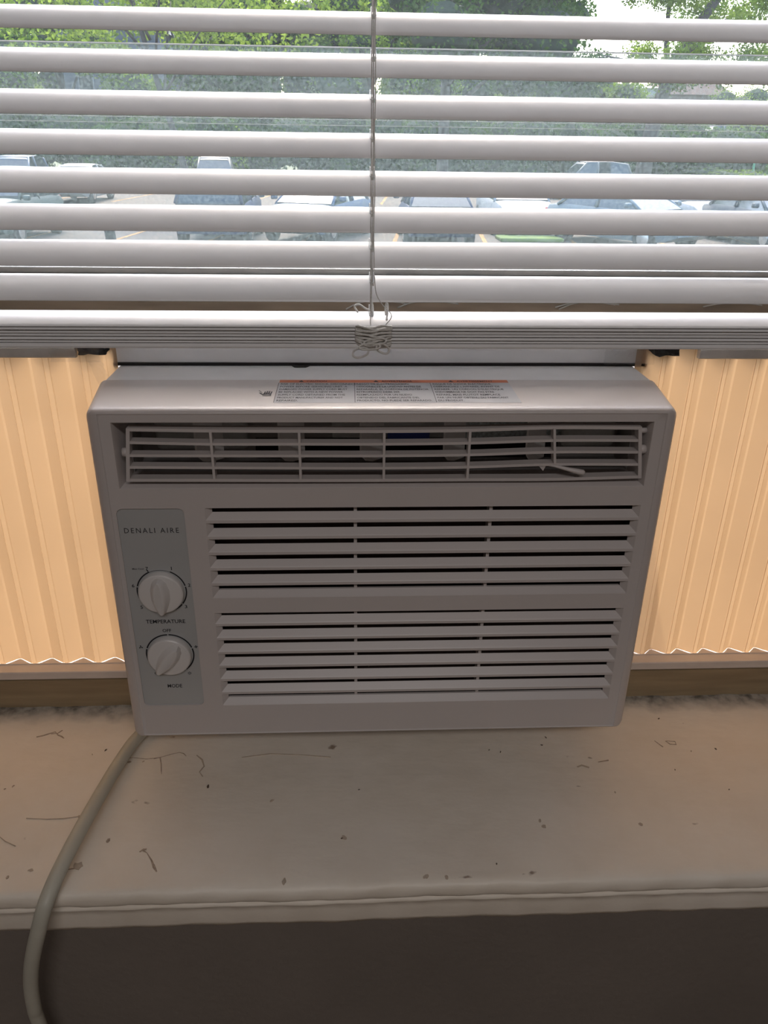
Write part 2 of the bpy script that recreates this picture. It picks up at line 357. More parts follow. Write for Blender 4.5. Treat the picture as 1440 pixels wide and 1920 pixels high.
# chips, scratches and specks of the old paint
def ribbon(name, pts, w, mat, z=SILL + 0.00055):
    V = []; Fs = []
    for i, (x, y) in enumerate(pts):
        a = pts[max(0, i - 1)]; b = pts[min(len(pts) - 1, i + 1)]
        dx, dy = b[0] - a[0], b[1] - a[1]; L = math.hypot(dx, dy) or 1
        ww = (w[i] if isinstance(w, (list, tuple)) else w) / 2 * (0.5 + 0.5 * random.random())
        for s in (-1, 1): V.append((x - s * dy / L * ww, y + s * dx / L * ww, z))
    k = len(V)
    V += [(a, b, c - 0.0012) for a, b, c in V]
    for i in range(len(pts) - 1):
        a, b, c, d = 2 * i, 2 * i + 1, 2 * i + 3, 2 * i + 2
        Fs += [(a, b, c, d), (a, d, d + k, a + k), (b, b + k, c + k, c)]
    return mesh_obj(name, V, Fs, mat, sill)
def blob(name, x, y, r, mat, sq=0.6, rot=0.0, n=11, z=SILL + 0.0006):
    V = [(x, y, z)]; 
    for k in range(n):
        a = 2 * math.pi * k / n; rr = r * random.uniform(.65, 1.2)
        px, py = rr * math.cos(a), rr * math.sin(a) * sq
        V.append((x + px * math.cos(rot) - py * math.sin(rot), y + px * math.sin(rot) + py * math.cos(rot), z - 0.0001))
    V += [(a, b, z - 0.0015) for a, b, c in V[1:]]
    Fs = [(0, 1 + k, 1 + (k + 1) % n) for k in range(n)] + [(1 + k, 1 + n + k, 1 + n + (k + 1) % n, 1 + (k + 1) % n) for k in range(n)]
    return mesh_obj(name, V, Fs, mat, sill)
ribbon('paint_scratch', [(-0.318, 0.0545), (-0.313, 0.056), (-0.308, 0.0585), (-0.303, 0.061), (-0.299, 0.0565), (-0.295, 0.0545), (-0.292, 0.052)], [.0012, .0016, .0011, .0014, .0014, .0018, .001], M['scratch'])
ribbon('paint_scratch', [(-0.306, 0.0585), (-0.300, 0.0588), (-0.297, 0.063)], .0012, M['scratch'])
ribbon('paint_scratch', [(-0.1895, -0.0785), (-0.186, -0.081), (-0.181, -0.0880), (-0.1775, -0.0945), (-0.1745, -0.0990)], [.0022, .0008, .0016, .0024, .0014], M['scratch'])
ribbon('paint_scratch', [(-0.192, -0.080), (-0.1895, -0.0775), (-0.187, -0.0775)], .0016, M['scratch'])
blob('paint_chip', -0.2360, -0.0915, 0.0042, M['chip'], .85)
ribbon('paint_scratch', [(-0.249, -0.0945), (-0.243, -0.0943), (-0.237, -0.0935)], .0009, M['scratch'])
ribbon('paint_crack', [(-0.2035, 0.0225), (-0.196, 0.0250), (-0.1875, 0.0285), (-0.182, 0.030), (-0.178, 0.0285), (-0.1750, 0.0250)], .0007, M['scratch'])
ribbon('paint_crack', [(-0.1980, 0.0235), (-0.1955, 0.016), (-0.1935, 0.007), (-0.1925, 0.003)], [.0018, .0012, .0012, .0006], M['scratch'])
ribbon('paint_crack', [(-0.235, 0.024), (-0.222, 0.0245), (-0.210, 0.0225), (-0.1985, 0.0238)], .0005, M['scratch'])
ribbon('paint_crack', [(-0.1660, 0.026), (-0.160, 0.020), (-0.1570, 0.012), (-0.1600, 0.005), (-0.156, -0.001)], [.0010, .0016, .0012, .001, .0008], M['chip'])
ribbon('paint_crack', [(-0.292, -0.043), (-0.275, -0.0445), (-0.262, -0.0442), (-0.2500, -0.0425), (-0.2400, -0.0432)], .0006, M['chip'])
ribbon('paint_crack', [(-0.318, -0.052), (-0.300, -0.066), (-0.290, -0.071)], .0006, M['chip'])
ribbon('paint_crack', [(-0.125, 0.022), (-0.10, 0.026), (-0.07, 0.0235), (-0.045, 0.020)], .0007, M['chip'])
ribbon('paint_scratch', [(0.2570, 0.0325), (0.2620, 0.0240)], .0007, M['scratch'])
ribbon('paint_scratch', [(0.2680, 0.0320), (0.2760, 0.0310), (0.2755, 0.0270), (0.2700, 0.0275), (0.2672, 0.0320)], .0008, M['scratch'])
ribbon('paint_scratch', [(0.1960, 0.0065), (0.206, 0.0085)], .0012, M['scratch'])
ribbon('paint_scratch', [(0.1755, 0.001), (0.180, 0.003), (0.186, 0.000)], .0014, M['chip'])
for x, y, r, m_ in [(-0.2495, 0.035, .0016, 'speck'), (-0.1497, -0.0124, .0022, 'speck'), (-0.212, 0.0195, .0013, 'scratch'), (-0.2245, 0.0190, .0018, 'scratch'), (-0.316, -0.0067, .0016, 'scratch'), (-0.322, -0.010, .001, 'scratch'),
                    (-0.2193, -0.0676, .0020, 'scratch'), (-0.0328, -0.0705, .0026, 'chip'), (-0.034, -0.0715, .0012, 'speck'), (0.2722, 0.0631, .0013, 'speck'), (-0.0935, -0.0304, .002, 'chip'), (0.1302, -0.0649, .0022, 'chip'),
                    (0.128, -0.059, .0017, 'chip'), (-0.0774, -0.1104, .0030, 'chip'), (0.0294, -0.110, .0028, 'chip'), (0.045, -0.111, .002, 'chip'), (-0.249, -0.043, .0018, 'chip'), (0.1560, 0.0400, .0013, 'speck'), (0.150, 0.030, .0012, 'speck'),
                    (0.100, 0.025, .0010, 'speck'), (0.11, 0.022, .0012, 'speck'), (0.19, 0.012, .0018, 'chip'), (0.262, -0.005, .001, 'speck'), (-0.2700, -0.0940, .0022, 'chip'), (-0.2850, -0.1, .0015, 'scratch'), (-0.26, 0.03, .001, 'chip'),
                    (0.30, -0.03, .0009, 'speck'), (0.286, 0.018, .001, 'scratch'), (0.31, 0.02, .0012, 'speck'), (0.21, -0.065, .002, 'chip'), (-0.02, -0.02, .001, 'speck'), (0.085, -0.100, .0009, 'speck'), (0.20, -0.03, .0012, 'chip')]:
    blob('paint_fleck', x, y, r, M[m_], random.uniform(.4, .8), random.uniform(0, 3))

# ------------------------------------------------------------ window: frame, stop, sash, glass
win = empty('window_1', (0, 0, 0)); struct(win)
# tan stop along the sill
extrude_profile('window_stop', [(0.0965, SILL - 0.002), (0.0965, -0.0125), (0.0955, -0.0105), (0.16, -0.0100), (0.16, SILL - 0.002)], -OX, OX, M['stop'], win)
box('jamb', -OX, -OX + 0.022, 0.06, 0.20, SILL, HEAD, M['sash'], win)
box('jamb', OX - 0.022, OX, 0.06, 0.20, SILL, HEAD, M['sash'], win)
box('head_frame', -OX, OX, 0.06, 0.20, HEAD - 0.03, HEAD, M['sash'], win)
box('outer_ledge', -OX, OX, 0.16, 0.27, -0.06, -0.025, M['sash'], win)
# lower sash, raised onto the unit: bottom rail, glass bead, stiles, meeting rail
IX = OX - 0.023
sash = box('sash_rail', -IX, IX, 0.124, 0.1315, 0.311, 0.3555, M['sash'], win, 0.0015)
for i in range(9):   # runs of old white caulk on the rail
    x = random.uniform(-0.42, 0.42)
    tube('caulk_run', catmull([(x, 0.1235, 0.337 + random.uniform(-.002, .002)), (x + .012, 0.1232, 0.341), (x + .03, 0.1234, 0.3425), (x + .05, .1236, .340)], 4), .0006, M['caulk'], sash, 5)
box('glazing_bead', -IX, IX, 0.1235, 0.140, 0.3560, 0.3610, M['bead'], win, 0.0008)
box('gasket', -IX, IX, 0.1245, 0.140, 0.3612, 0.3618, M['black'], win)
box('glazing_channel', -IX, IX, 0.1275, 0.140, 0.3619, 0.3665, M['rail_grey'], win, 0.0006)
box('sash_stile', -IX, -IX + 0.035, 0.124, 0.146, 0.3556, 1.05, M['sash'], win)
box('sash_stile', IX - 0.035, IX, 0.124, 0.146, 0.3556, 1.05, M['sash'], win)
box('meeting_rail', -IX, IX, 0.124, 0.175, 1.05, 1.09, M['sash'], win)
box('pane', -IX + 0.03, IX - 0.03, 0.132, 0.135, 0.3660, 1.052, M['glass_clear'], win)
st = box('pane', -IX + 0.002, IX - 0.002, 0.150, 0.1525, 0.352, 0.5225, M['glass_dusty'], win); lab(st, 'dusty lower storm pane with a free top edge')
tube('pane_edge', [(-IX + .002, 0.1513, 0.5228), (IX - .002, 0.1513, 0.5228)], 0.0006, M['clip'], win, 6)
for z in (0.4745, 0.4705, 0.4530):
    box('glass_line', -IX + 0.002, IX - 0.002, 0.1494, 0.1499, z - 0.00022, z + 0.00022, M['clip'], win)
box('pane', -IX, IX, 0.160, 0.163, 1.075, HEAD - 0.03, M['glass_clear'], win)

# ------------------------------------------------------------ accordion side curtains
def curtain(sgn, label, x_in, peaks0, pitch):
    root = empty('accordion_curtain', (sgn * 0.35, 0.108, -0.009)); tag(root, label, 'window filler', 'accordion side curtains')
    ox, oy, oz = root.location
    xa, xb = (x_in, OX - 0.024) if sgn > 0 else (-OX + 0.024, -x_in)
    # one pleat, measured from the outer (far) fold: long slope, narrow flat front fold with a rib, short slope
    YB, YF = 0.1180, 0.1095
    unit = [(0.0, YB), (0.035, YB - .0001), (0.06, YB - .0006), (0.42, YF + .0006), (0.445, YF + .0001), (0.455, YF + 0.0006), (0.475, YF + 0.0006), (0.485, YF - 0.0002), (0.60, YF - 0.0002), (0.615, YF + 0.0005), (0.625, YF + .0001), (0.66, YF + .0008), (0.94, YB - .0006), (0.965, YB - .0001)]
    P = []
    k0 = int(math.floor((xa - peaks0) / pitch)) - 1
    for k in range(k0, k0 + int((xb - xa) / pitch) + 4):
        for u, y in unit:
            x = peaks0 + (k + u) * pitch
            if xa - 1e-6 <= x <= xb + 1e-6: P.append((x, y))
    if P[0][0] > xa: P.insert(0, (xa, P[0][1]))
    if P[-1][0] < xb: P.append((xb, P[-1][1]))
    zb, zt = -0.0006, 0.3105; nz = 10
    V = []; Fs = []; n = len(P)
    for j in range(nz + 1):
        z = zb + (zt - zb) * j / nz
        V += [(x - ox, y - oy, z - oz) for x, y in P]
    for j in range(nz):
        for i in range(n - 1): Fs.append((j * n + i, j * n + i + 1, (j + 1) * n + i + 1, (j + 1) * n + i))
    sh = mesh_obj('pleated_sheet', V, Fs, M['curtain'], root); smooth_by_angle(sh, 14)
    # bottom rail: tray the pleats stand in ; top rail: channel with clear tape
    r = extrude_profile('bottom_rail', [(y_ - oy, z_ - oz) for y_, z_ in ((0.0960, -0.0095), (0.0950, -0.0087), (0.0950, -0.0016), (0.0957, -0.0008), (0.1075, -0.0008), (0.1078, 0.0000), (0.1088, 0.0000), (0.1090, -0.0011), (0.1205, -0.0011), (0.1210, 0.0020), (0.1225, 0.0020), (0.1225, -0.0095))], xa - ox, xb - ox, M['rail_white'], root)
    x_t = (0.262 if sgn > 0 else -0.243)
    a, b = (x_t, xb) if sgn > 0 else (xa, x_t)
    t = extrude_profile('top_rail', [(0.0990 - oy, 0.3010 - oz), (0.0982 - oy, 0.3018 - oz), (0.0982 - oy, 0.3085 - oz), (0.0990 - oy, 0.3092 - oz), (0.0990 - oy, 0.3125 - oz), (0.1230 - oy, 0.3125 - oz), (0.1230 - oy, 0.3090 - oz), (0.1040 - oy, 0.3090 - oz), (0.1035 - oy, 0.3010 - oz)], a - ox, b - ox, M['rail_grey'], root)
    return root
curtain(-1, 'cream accordion curtain filling the window left of the air conditioner', 0.2162, -0.348, 0.0303)
curtain(1, 'cream accordion curtain filling the window right of the air conditioner', 0.2162, 0.277, 0.0268)
# black foam blocks in the gaps beside the unit's top rail, with crumpled clear tape
def foam(x0, x1, z0, label):
    bm = bmesh.new(); box_bm(bm, x0, x1, 0.100, 0.122, z0, 0.3140)
    bmesh.ops.subdivide_edges(bm, edges=bm.edges, cuts=4, use_grid_fill=True)
    for v in bm.verts: v.co += Vector((random.uniform(-1, 1) * .0008, random.uniform(-1, 1) * .0008, random.uniform(-1, 1) * .0009))
    o = bm_obj('foam_strip', bm, M['foam']); tag(o, label, 'foam seal', 'foam seals'); return o
foam(-0.2412, -0.2205, 0.3035, 'black foam block stuffed left of the top rail of the air conditioner')
foam(0.2255, 0.2455, 0.3030, 'black foam block stuffed right of the top rail of the air conditioner')
def tape(name, x0, x1, y, z0, z1, label, amp=0.0012, nx=14, nz=8, lean=0.0):
    V = []; Fs = []
    for j in range(nz + 1):
        for i in range(nx + 1):
            u, v = i / nx, j / nz
            V.append((x0 + (x1 - x0) * u + lean * (1 - v) + random.uniform(-1, 1) * .0006, y + random.uniform(-1, 1) * amp, z0 + (z1 - z0) * v + (random.uniform(-1, 1) * .0006 if 0 < j < nz else 0)))
    for j in range(nz):
        for i in range(nx): a = j * (nx + 1) + i; Fs.append((a, a + 1, a + nx + 2, a + nx + 1))
    o = mesh_obj(name, V, Fs, M['tape'], smooth=False)
    tag(o, label, 'tape', 'clear tape'); return o
tape('clear_tape', -0.262, -0.2235, 0.0955, 0.2985, 0.3135, 'crumpled clear tape over the left foam block')
tape('clear_tape', -0.2320, -0.2215, 0.0935, 0.2800, 0.3000, 'crumpled strip of clear tape hanging at the top left of the unit', lean=0.006, nx=6)
tape('clear_tape', 0.188, 0.2330, 0.1135, 0.2925, 0.3130, 'clear tape at the right end of the top rail')

# ------------------------------------------------------------ the air conditioner
ac = empty('air_conditioner', (0, 0, 0)); tag(ac, 'white window air conditioner with two dials mounted above the sill', 'air conditioner')
HF = 0.29
def front_panel():
    bm = bmesh.new()
    xs = sorted({-0.2005, 0.2005, -0.1925, 0.1925, -0.1980, -0.1478, -0.1330, 0.1928})
    holes = [(-0.1925, 0.1925, 0.2298, 0.2804), (-0.1978, -0.1478, 0.0334, 0.2146), (-0.1330, 0.1928, 0.1371, 0.2143), (-0.1330, 0.1928, 0.0329, 0.1235)]
    xs = sorted({-0.2005, 0.2005} | {h[0] for h in holes} | {h[1] for h in holes})
    zs = sorted({0.0045, 0.2860} | {h[2] for h in holes} | {h[3] for h in holes})
    vc = {}
    def vv(x, y, z):
        k = (round(x, 6), round(y, 6), round(z, 6))
        if k not in vc: vc[k] = bm.verts.new(k)
        return vc[k]
    for i in range(len(xs) - 1):
        for j in range(len(zs) - 1):
            cx, cz = (xs[i] + xs[i + 1]) / 2, (zs[j] + zs[j + 1]) / 2
            if any(h[0] < cx < h[1] and h[2] < cz < h[3] for h in holes): continue
            bm.faces.new([vv(xs[i], 0, zs[j]), vv(xs[i + 1], 0, zs[j]), vv(xs[i + 1], 0, zs[j + 1]), vv(xs[i], 0, zs[j + 1])])
    # recess walls (depth, inward splay)
    def recess(h, steps):
        x0, x1, z0, z1 = h; sx = [x for x in xs if x0 <= x <= x1]; sz = [z for z in zs if z0 <= z <= z1]
        loop = [(x, z0) for x in sx] + [(x1, z) for z in sz[1:]] + [(x, z1) for x in sx[::-1][1:]] + [(x0, z) for z in sz[::-1][1:-1]]
        prev = [vv(x, 0, z) for x, z in loop]
        for dy, ins_x, ins_b, ins_t in steps:
            cur = []
            for x, z in loop:
                u = (x - x0) / (x1 - x0); w = (z - z0) / (z1 - z0)
                cur.append(bm.verts.new((x + ins_x * (1 - 2 * u), dy, z + ins_b * (1 - w) - ins_t * w)))
            for a in range(len(loop)):
                b = (a + 1) % len(loop); bm.faces.new([prev[a], prev[b], cur[b], cur[a]])
            prev = cur
        return prev
    recess(holes[0], [(0.0012, 0.0006, 0.0006, 0.0006), (0.030, 0.0035, 0.0015, 0.001)])
    recess(holes[2], [(0.0045, 0.0046, 0.0045, 0.0)])
    recess(holes[3], [(0.0045, 0.0046, 0.0045, 0.0)])
    # outer shell: rings stepping from the front face round the corner to the rear lip
    def ring(hx, z0, z1, y, r):
        pts = []
        for cx, cz, a0 in ((hx - r, z0 + r, -90), (hx - r, z1 - r, 0), (-hx + r, z1 - r, 90), (-hx + r, z0 + r, 180)):
            for k in range(5):
                a = math.radians(a0 + 90 * k / 4); pts.append((cx + r * math.cos(a), y, cz + r * math.sin(a)))
        return pts
    # the square face outline is fanned to the first rounded ring
    rings = [ring(0.2005, 0.0045, 0.2860, 0.0, 0.00001), ring(0.2011, 0.0038, 0.2868, -0.0006, 0.0008), ring(0.2022, 0.0028, 0.2876, -0.0004, 0.0018), ring(0.2070, 0.0014, 0.2888, 0.0012, 0.004), ring(0.2092, 0.0004, 0.2896, 0.0035, 0.006), ring(0.2102, 0.0, HF, 0.0075, 0.007), ring(0.2203, 0.0, HF, 0.0745, 0.007)]
    rv = [[bm.verts.new(p) for p in r] for r in rings]
    for a, b in zip(rv, rv[1:]):
        for k in range(len(a)):
            k2 = (k + 1) % len(a); bm.faces.new([a[k], a[k2], b[k2], b[k]])
    # inner lip at the back
    inner = [bm.verts.new(p) for p in ring(0.2160, 0.004, HF - 0.004, 0.0745, 0.005)]
    for k in range(len(inner)):
        k2 = (k + 1) % len(inner); bm.faces.new([rv[-1][k], rv[-1][k2], inner[k2], inner[k]])
    bmesh.ops.remove_doubles(bm, verts=bm.verts, dist=0.00006)
    o = bm_obj('front_panel', bm, M['plastic'], ac); smooth_by_angle(o, 32); return o
front_panel()
# label and warning print on the top
box('cabinet', -0.2165, 0.2165, 0.070, 0.42, 0.003, 0.2885, M['metal_white'], ac, 0.002)
bm = bmesh.new()
box_bm(bm, -0.2145, 0.2145, 0.0755, 0.1195, 0.2886, 0.2898, 0.0004)
o = bm_obj('cabinet_lid', bm, M['metal_white'], ac)
seam = box('seam_gasket', -0.2200, 0.2270, 0.1175, 0.1215, 0.2899, 0.2922, M['black'], ac)
mesh_obj('seam_notch', [(-0.074, 0.1174, 0.29), (-0.071, 0.1115, 0.29), (-0.0615, 0.1115, 0.29), (-0.058, 0.1174, 0.29), (-0.074, 0.1174, 0.2905), (-0.071, 0.1115, 0.2905), (-0.0615, 0.1115, 0.2905), (-0.058, 0.1174, 0.2905)],
         [(4, 5, 6, 7), (0, 1, 5, 4), (1, 2, 6, 5), (2, 3, 7, 6)], M['black'], ac)
extrude_profile('mounting_rail', [(0.1195, 0.2923), (0.1195, 0.3180), (0.1222, 0.3180), (0.1222, 0.2945), (0.1400, 0.2945), (0.1400, 0.2923)], -0.2200, 0.2270, M['metal_white'], ac)

# louvred outlet: duct behind, frame of thin bars, curved vanes
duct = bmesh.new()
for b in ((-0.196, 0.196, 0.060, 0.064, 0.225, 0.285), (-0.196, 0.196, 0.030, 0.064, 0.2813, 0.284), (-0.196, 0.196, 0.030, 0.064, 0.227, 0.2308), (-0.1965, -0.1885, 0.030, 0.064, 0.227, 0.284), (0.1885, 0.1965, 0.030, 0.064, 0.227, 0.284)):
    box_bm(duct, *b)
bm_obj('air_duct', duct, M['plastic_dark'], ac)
box('duct_lining', -0.176, -0.105, 0.050, 0.060, 0.2405, 0.2800, M['foam_white'], ac, 0.004)
box('duct_lining', 0.060, 0.176, 0.052, 0.060, 0.246, 0.2810, M['foil'], ac, 0.002)
box('duct_lining', 0.140, 0.182, 0.047, 0.0515, 0.2440, 0.2810, M['foam_white'], ac, 0.003)
box('duct_lining', -0.040, 0.055, 0.050, 0.060, 0.250, 0.2810, M['foam_white'], ac, 0.002)
box('coil_patch', -0.100, 0.140, 0.0565, 0.0598, 0.232, 0.2470, M['black'], ac)
bt = box('blue_tape', 0.0035, 0.0360, 0.0460, 0.0505, 0.2500, 0.2562, M['blue_tape'], ac); lab(bt, 'strip of blue tape')
stations = [-0.1838, -0.1245, -0.0620, -0.0013, 0.0604, 0.1234, 0.1866]
rows = [[0.2741, 0.2645, 0.2546, 0.2456, 0.2356], [0.2731, 0.2631, 0.2542, 0.2450, 0.2352], [0.2727, 0.2629, 0.2539, 0.2444, 0.2347], [0.2724, 0.2627, 0.2537, 0.2441, 0.2345],
        [0.2730, 0.2633, 0.2542, 0.2446, 0.2346], [0.2749, 0.2651, 0.2561, 0.2464, 0.2346], [0.2744, 0.2649, 0.2558, 0.2461, 0.2362]]
def bar(name, A, B, half, depth, parent, mat, y0=0.003):
    """flat bar following polyline A (x,z); half thickness perpendicular"""
    pts = catmull([(x, 0, z) for x, z in A], 6) if len(A) > 2 else [Vector((x, 0, z)) for x, z in A]
    V = []; Fs = []
    for i, p in enumerate(pts):
        a = pts[max(0, i - 1)]; b = pts[min(len(pts) - 1, i + 1)]; t = (b - a).normalized(); nn = Vector((-t.z, 0, t.x)) * half
        for q, y in ((p + nn, y0), (p - nn, y0), (p - nn * .8, y0 + depth), (p + nn * .8, y0 + depth)): V.append((q.x, y, q.z))
    for i in range(len(pts) - 1):
        for k in range(4): k2 = (k + 1) % 4; Fs.append((i * 4 + k, i * 4 + k2, i * 4 + 4 + k2, i * 4 + 4 + k))
    Fs += [(3, 2, 1, 0), tuple((len(pts) - 1) * 4 + k for k in range(4))]
    return mesh_obj(name, V, Fs, mat, parent)
lf = empty('louver_frame'); lf.parent = ac
Xl = lambda r, i: stations[i] + (0.2741 - rows[i][r]) * (-0.09 if i < 2 else (0.12 if i > 4 else 0.0))
for r in range(5):
    A = []
    for i in range(7): A.append(((-0.1817 - 0.0048 * r / 4) if i == 0 else ((0.1838 + 0.0058 * r / 4) if i == 6 else stations[i]), rows[i][r]))
    bar('louver_bar', A, None, 0.00115 if r in (0, 4) else 0.00100, 0.0090, lf, M['plastic'])
for i in range(7):
    if i == 0: A = [(-0.1817, rows[0][0] + .001), (-0.1865, rows[0][4] - .001)]
    elif i == 6: A = [(0.1838, rows[6][0] + .001), (0.1896, rows[6][4] - .001)]
    elif i == 5: A = [(0.1213, rows[5][0]), (0.1245, rows[5][3])]
    else: A = [(stations[i], rows[i][0]), (stations[i], rows[i][4])]
    bar('louver_upright', A, None, 0.0013 if i in (0, 6) else 0.0009, 0.0090, lf, M['plastic'], 0.0026)
def disc_x(name, x0, x1, y, z, r, parent, mat):
    return tube(name, [(x0, y, z), (x1, y, z)], r, mat, parent, 16)
disc_x('pivot_pin', -0.1885, -0.1835, 0.0065, 0.2560, 0.0034, lf, M['plastic'])
disc_x('pivot_pin', 0.1862, 0.1915, 0.0065, 0.2570, 0.0034, lf, M['plastic'])
disc_x('pivot_pin', 0.1848, 0.1905, 0.0075, 0.2712, 0.0020, lf, M['plastic'])
# directional vanes, rounded at their lower front
for x in (-0.139, -0.078, -0.018, 0.044, 0.106):
    prof = [(0.0, 0.0388), (0.0, 0.012), (0.002, 0.006), (0.006, 0.0018), (0.012, 0.0), (0.024, 0.0), (0.024, 0.0388)]
    V = []
    for s in (-1, 1):
        for d, h in prof:
            V.append((x + d * 0.72 + s * 0.0007, 0.019 + d * 0.62, 0.2405 + h))
    n = len(prof); Fs = [tuple(range(n)), tuple(range(n, 2 * n))[::-1]] + [(k, n + k, n + (k + 1) % n, (k + 1) % n) for k in range(n)]
    mesh_obj('air_vane', V, Fs, M['vane'], ac)
lev = tube('vane_lever', [(0.1150, 0.006, 0.2458), (0.1250, 0.003, 0.2452), (0.1350, 0.000, 0.2436), (0.1415, -0.001, 0.2424), (0.1450, -0.001, 0.2418), (0.1462, -0.001, 0.2416)], [.0007, .0012, .0019, .0025, .0024, .0013], M['plastic'], ac, 12, flat=0.8)
mesh_obj('vane_link', [(0.108, .004, .2455), (0.113, .004, .2450), (0.1165, .004, .2410), (0.1185, .004, .2455), (0.108, .008, .2455), (0.113, .008, .2450), (0.1165, .008, .2410), (0.1185, .008, .2455)],
         [(0, 1, 2, 3), (7, 6, 5, 4), (0, 4, 5, 1), (1, 5, 6, 2), (2, 6, 7, 3), (3, 7, 4, 0)], M['plastic'], ac)

# intake grille: 13 slats, two uprights, dark coil behind
PI_ = 0.0134
def grille_slat(zf, last):
    """zf: top of the slanted face at its back edge"""
    lip = 0.0032; D = 0.0045; H = 0.0045
    prof = [(D, zf), (0.0004, zf - H), (0.0, zf - H - 0.0005), (0.0, zf - H - lip + .0005), (0.0005, zf - H - lip), (0.0025, zf - H - lip + 0.0004), (0.0048, zf - 0.0022), (D + 0.001, zf - 0.0004)]
    if last: prof = [(D, zf), (0.0002, zf - H), (0.0025, zf - H - 0.001), (D + .002, zf - H - .001), (D + 0.002, zf)]
    V = []; n = len(prof)
    for x_f, x_b in ((-0.1330, -0.1282), (0.1928, 0.1880)):
        for y, z in prof: V.append((x_f + (x_b - x_f) * min(1, max(0, y) / D), y, z))
    Fs = [tuple(range(n)), tuple(range(n, 2 * n))[::-1]] + [(k, n + k, n + (k + 1) % n, (k + 1) % n) for k in range(n)]
    return mesh_obj('grille_slat', V, Fs, M['plastic'], ac)
for k in range(6): grille_slat(0.2143 - 0.0053 - PI_ * k + .0002, k == 5)
for k in range(7): grille_slat(0.1235 - 0.0051 - PI_ * k + .0002, k == 6)
for z0, z1 in ((0.139, 0.2155), (0.035, 0.1245)):
    for x in (-0.0222, 0.0802):
        box('grille_upright', x - 0.0012, x + 0.0012, 0.0050, 0.016, z0, z1, M['plastic'], ac)
box('intake_filter', -0.150, 0.210, 0.0180, 0.0215, 0.028, 0.220, M['coil'], ac)
gb = bmesh.new()
for b in ((-0.150, 0.205, 0.0045, 0.0205, 0.2144, 0.2185), (-0.150, 0.205, 0.0045, 0.0205, 0.1240, 0.1370), (-0.150, 0.205, 0.0045, 0.0205, 0.026, 0.0330), (-0.150, -0.1284, 0.0046, 0.0205, 0.03, 0.2150), (0.1882, 0.205, 0.0046, 0.0205, 0.03, 0.2150)): box_bm(gb, *b)
bm_obj('grille_backing', gb, M['black'], ac)

# control plate, print, dials
def rounded_plate(name, x0, x1, z0, z1, r, y, th, mat, parent, n=6):
    pts = []
    for cx, cz, a0 in ((x1 - r, z0 + r, -90), (x1 - r, z1 - r, 0), (x0 + r, z1 - r, 90), (x0 + r, z0 + r, 180)):
        for k in range(n + 1):
            a = math.radians(a0 + 90 * k / n); pts.append((cx + r * math.cos(a), cz + r * math.sin(a)))
    m_ = len(pts); V = [(x, y, z) for x, z in pts] + [(x, y + th, z) for x, z in pts]
    return mesh_obj(name, V, [tuple(range(m_))] + [(k, m_ + k, m_ + (k + 1) % m_, (k + 1) % m_) for k in range(m_)], mat, parent)
# frame with rounded opening round the plate (flush with the face)
def plate_frame():
    x0, x1, z0, z1, r = -0.1978, -0.1478, 0.0334, 0.2146, 0.005
    inner = []; outer = []
    for cx, cz, a0, ex, ez in ((x1 - r, z0 + r, -90, x1, z0), (x1 - r, z1 - r, 0, x1, z1), (x0 + r, z1 - r, 90, x0, z1), (x0 + r, z0 + r, 180, x0, z0)):
        for k in range(7):
            a = math.radians(a0 + 15 * k); inner.append((cx + (r - .0004) * math.cos(a), cz + (r - .0004) * math.sin(a)))
            if k == 3: outer.append((ex, ez))
            else: outer.append((cx + r * math.cos(a), ez) if False else ((ex if (abs(math.cos(a)) > abs(math.sin(a))) else cx + r * math.cos(a)), (ez if abs(math.sin(a)) > abs(math.cos(a)) else cz + r * math.sin(a))))
    n = len(inner); V = [(x, 0.0, z) for x, z in outer] + [(x, 0.0, z) for x, z in inner] + [(x, 0.0016, z) for x, z in inner]
    Fs = []
    for k in range(n):
        k2 = (k + 1) % n; Fs += [(k, k2, n + k2, n + k), (n + k, n + k2, 2 * n + k2, 2 * n + k)]
    return mesh_obj('plate_frame', V, Fs, M['plastic'], ac)
plate_frame()
plate = rounded_plate('control_plate', -0.1977, -0.1479, 0.0335, 0.2145, 0.005, 0.0012, 0.002, M['plate'], ac); lab(plate, 'silver grey control plate with black print')
YP = 0.0011
KT = (-0.1717, 0.1434); KM = (-0.1714, 0.0845)
def txt(s, cx, zb, w, h, y=YP): return (s, w, h, front_mtx(cx - w / 2, zb, y))
items = [txt('DENALI AIRE', -0.1737, 0.1938, 0.0402, 0.0042), txt('TEMPERATURE', -0.1718, 0.1141, 0.0306, 0.0034), txt('OFF', -0.1717, 0.1058, 0.0068, 0.0029), txt('MODE', -0.1708, 0.0515, 0.0118, 0.0034)]
ROT = 180 / 3.5
for nmb, ang in (('1', 25.7), ('2', 77.1), ('3', 128.6), ('4', 180), ('5', 231.4), ('6', 282.9), ('7', 334.3)):
    a = math.radians(ang); R_ = 0.0228
    if nmb in '17': R_ = 0.0222
    if nmb == '4': R_ = 0.0195
    items.append(txt(nmb, KT[0] + R_ * math.sin(a) * (0.96), KT[1] + R_ * math.cos(a) - 0.0014, 0.0006 if nmb == '1' else 0.0019, 0.0029 if nmb != '4' else 0.002))
items.append(txt('Max Cool', KT[0] - 0.0159, KT[1] + 0.0193, 0.0086, 0.0013))
for it in items: lettering('lettering', [it], M['ink'], plate)
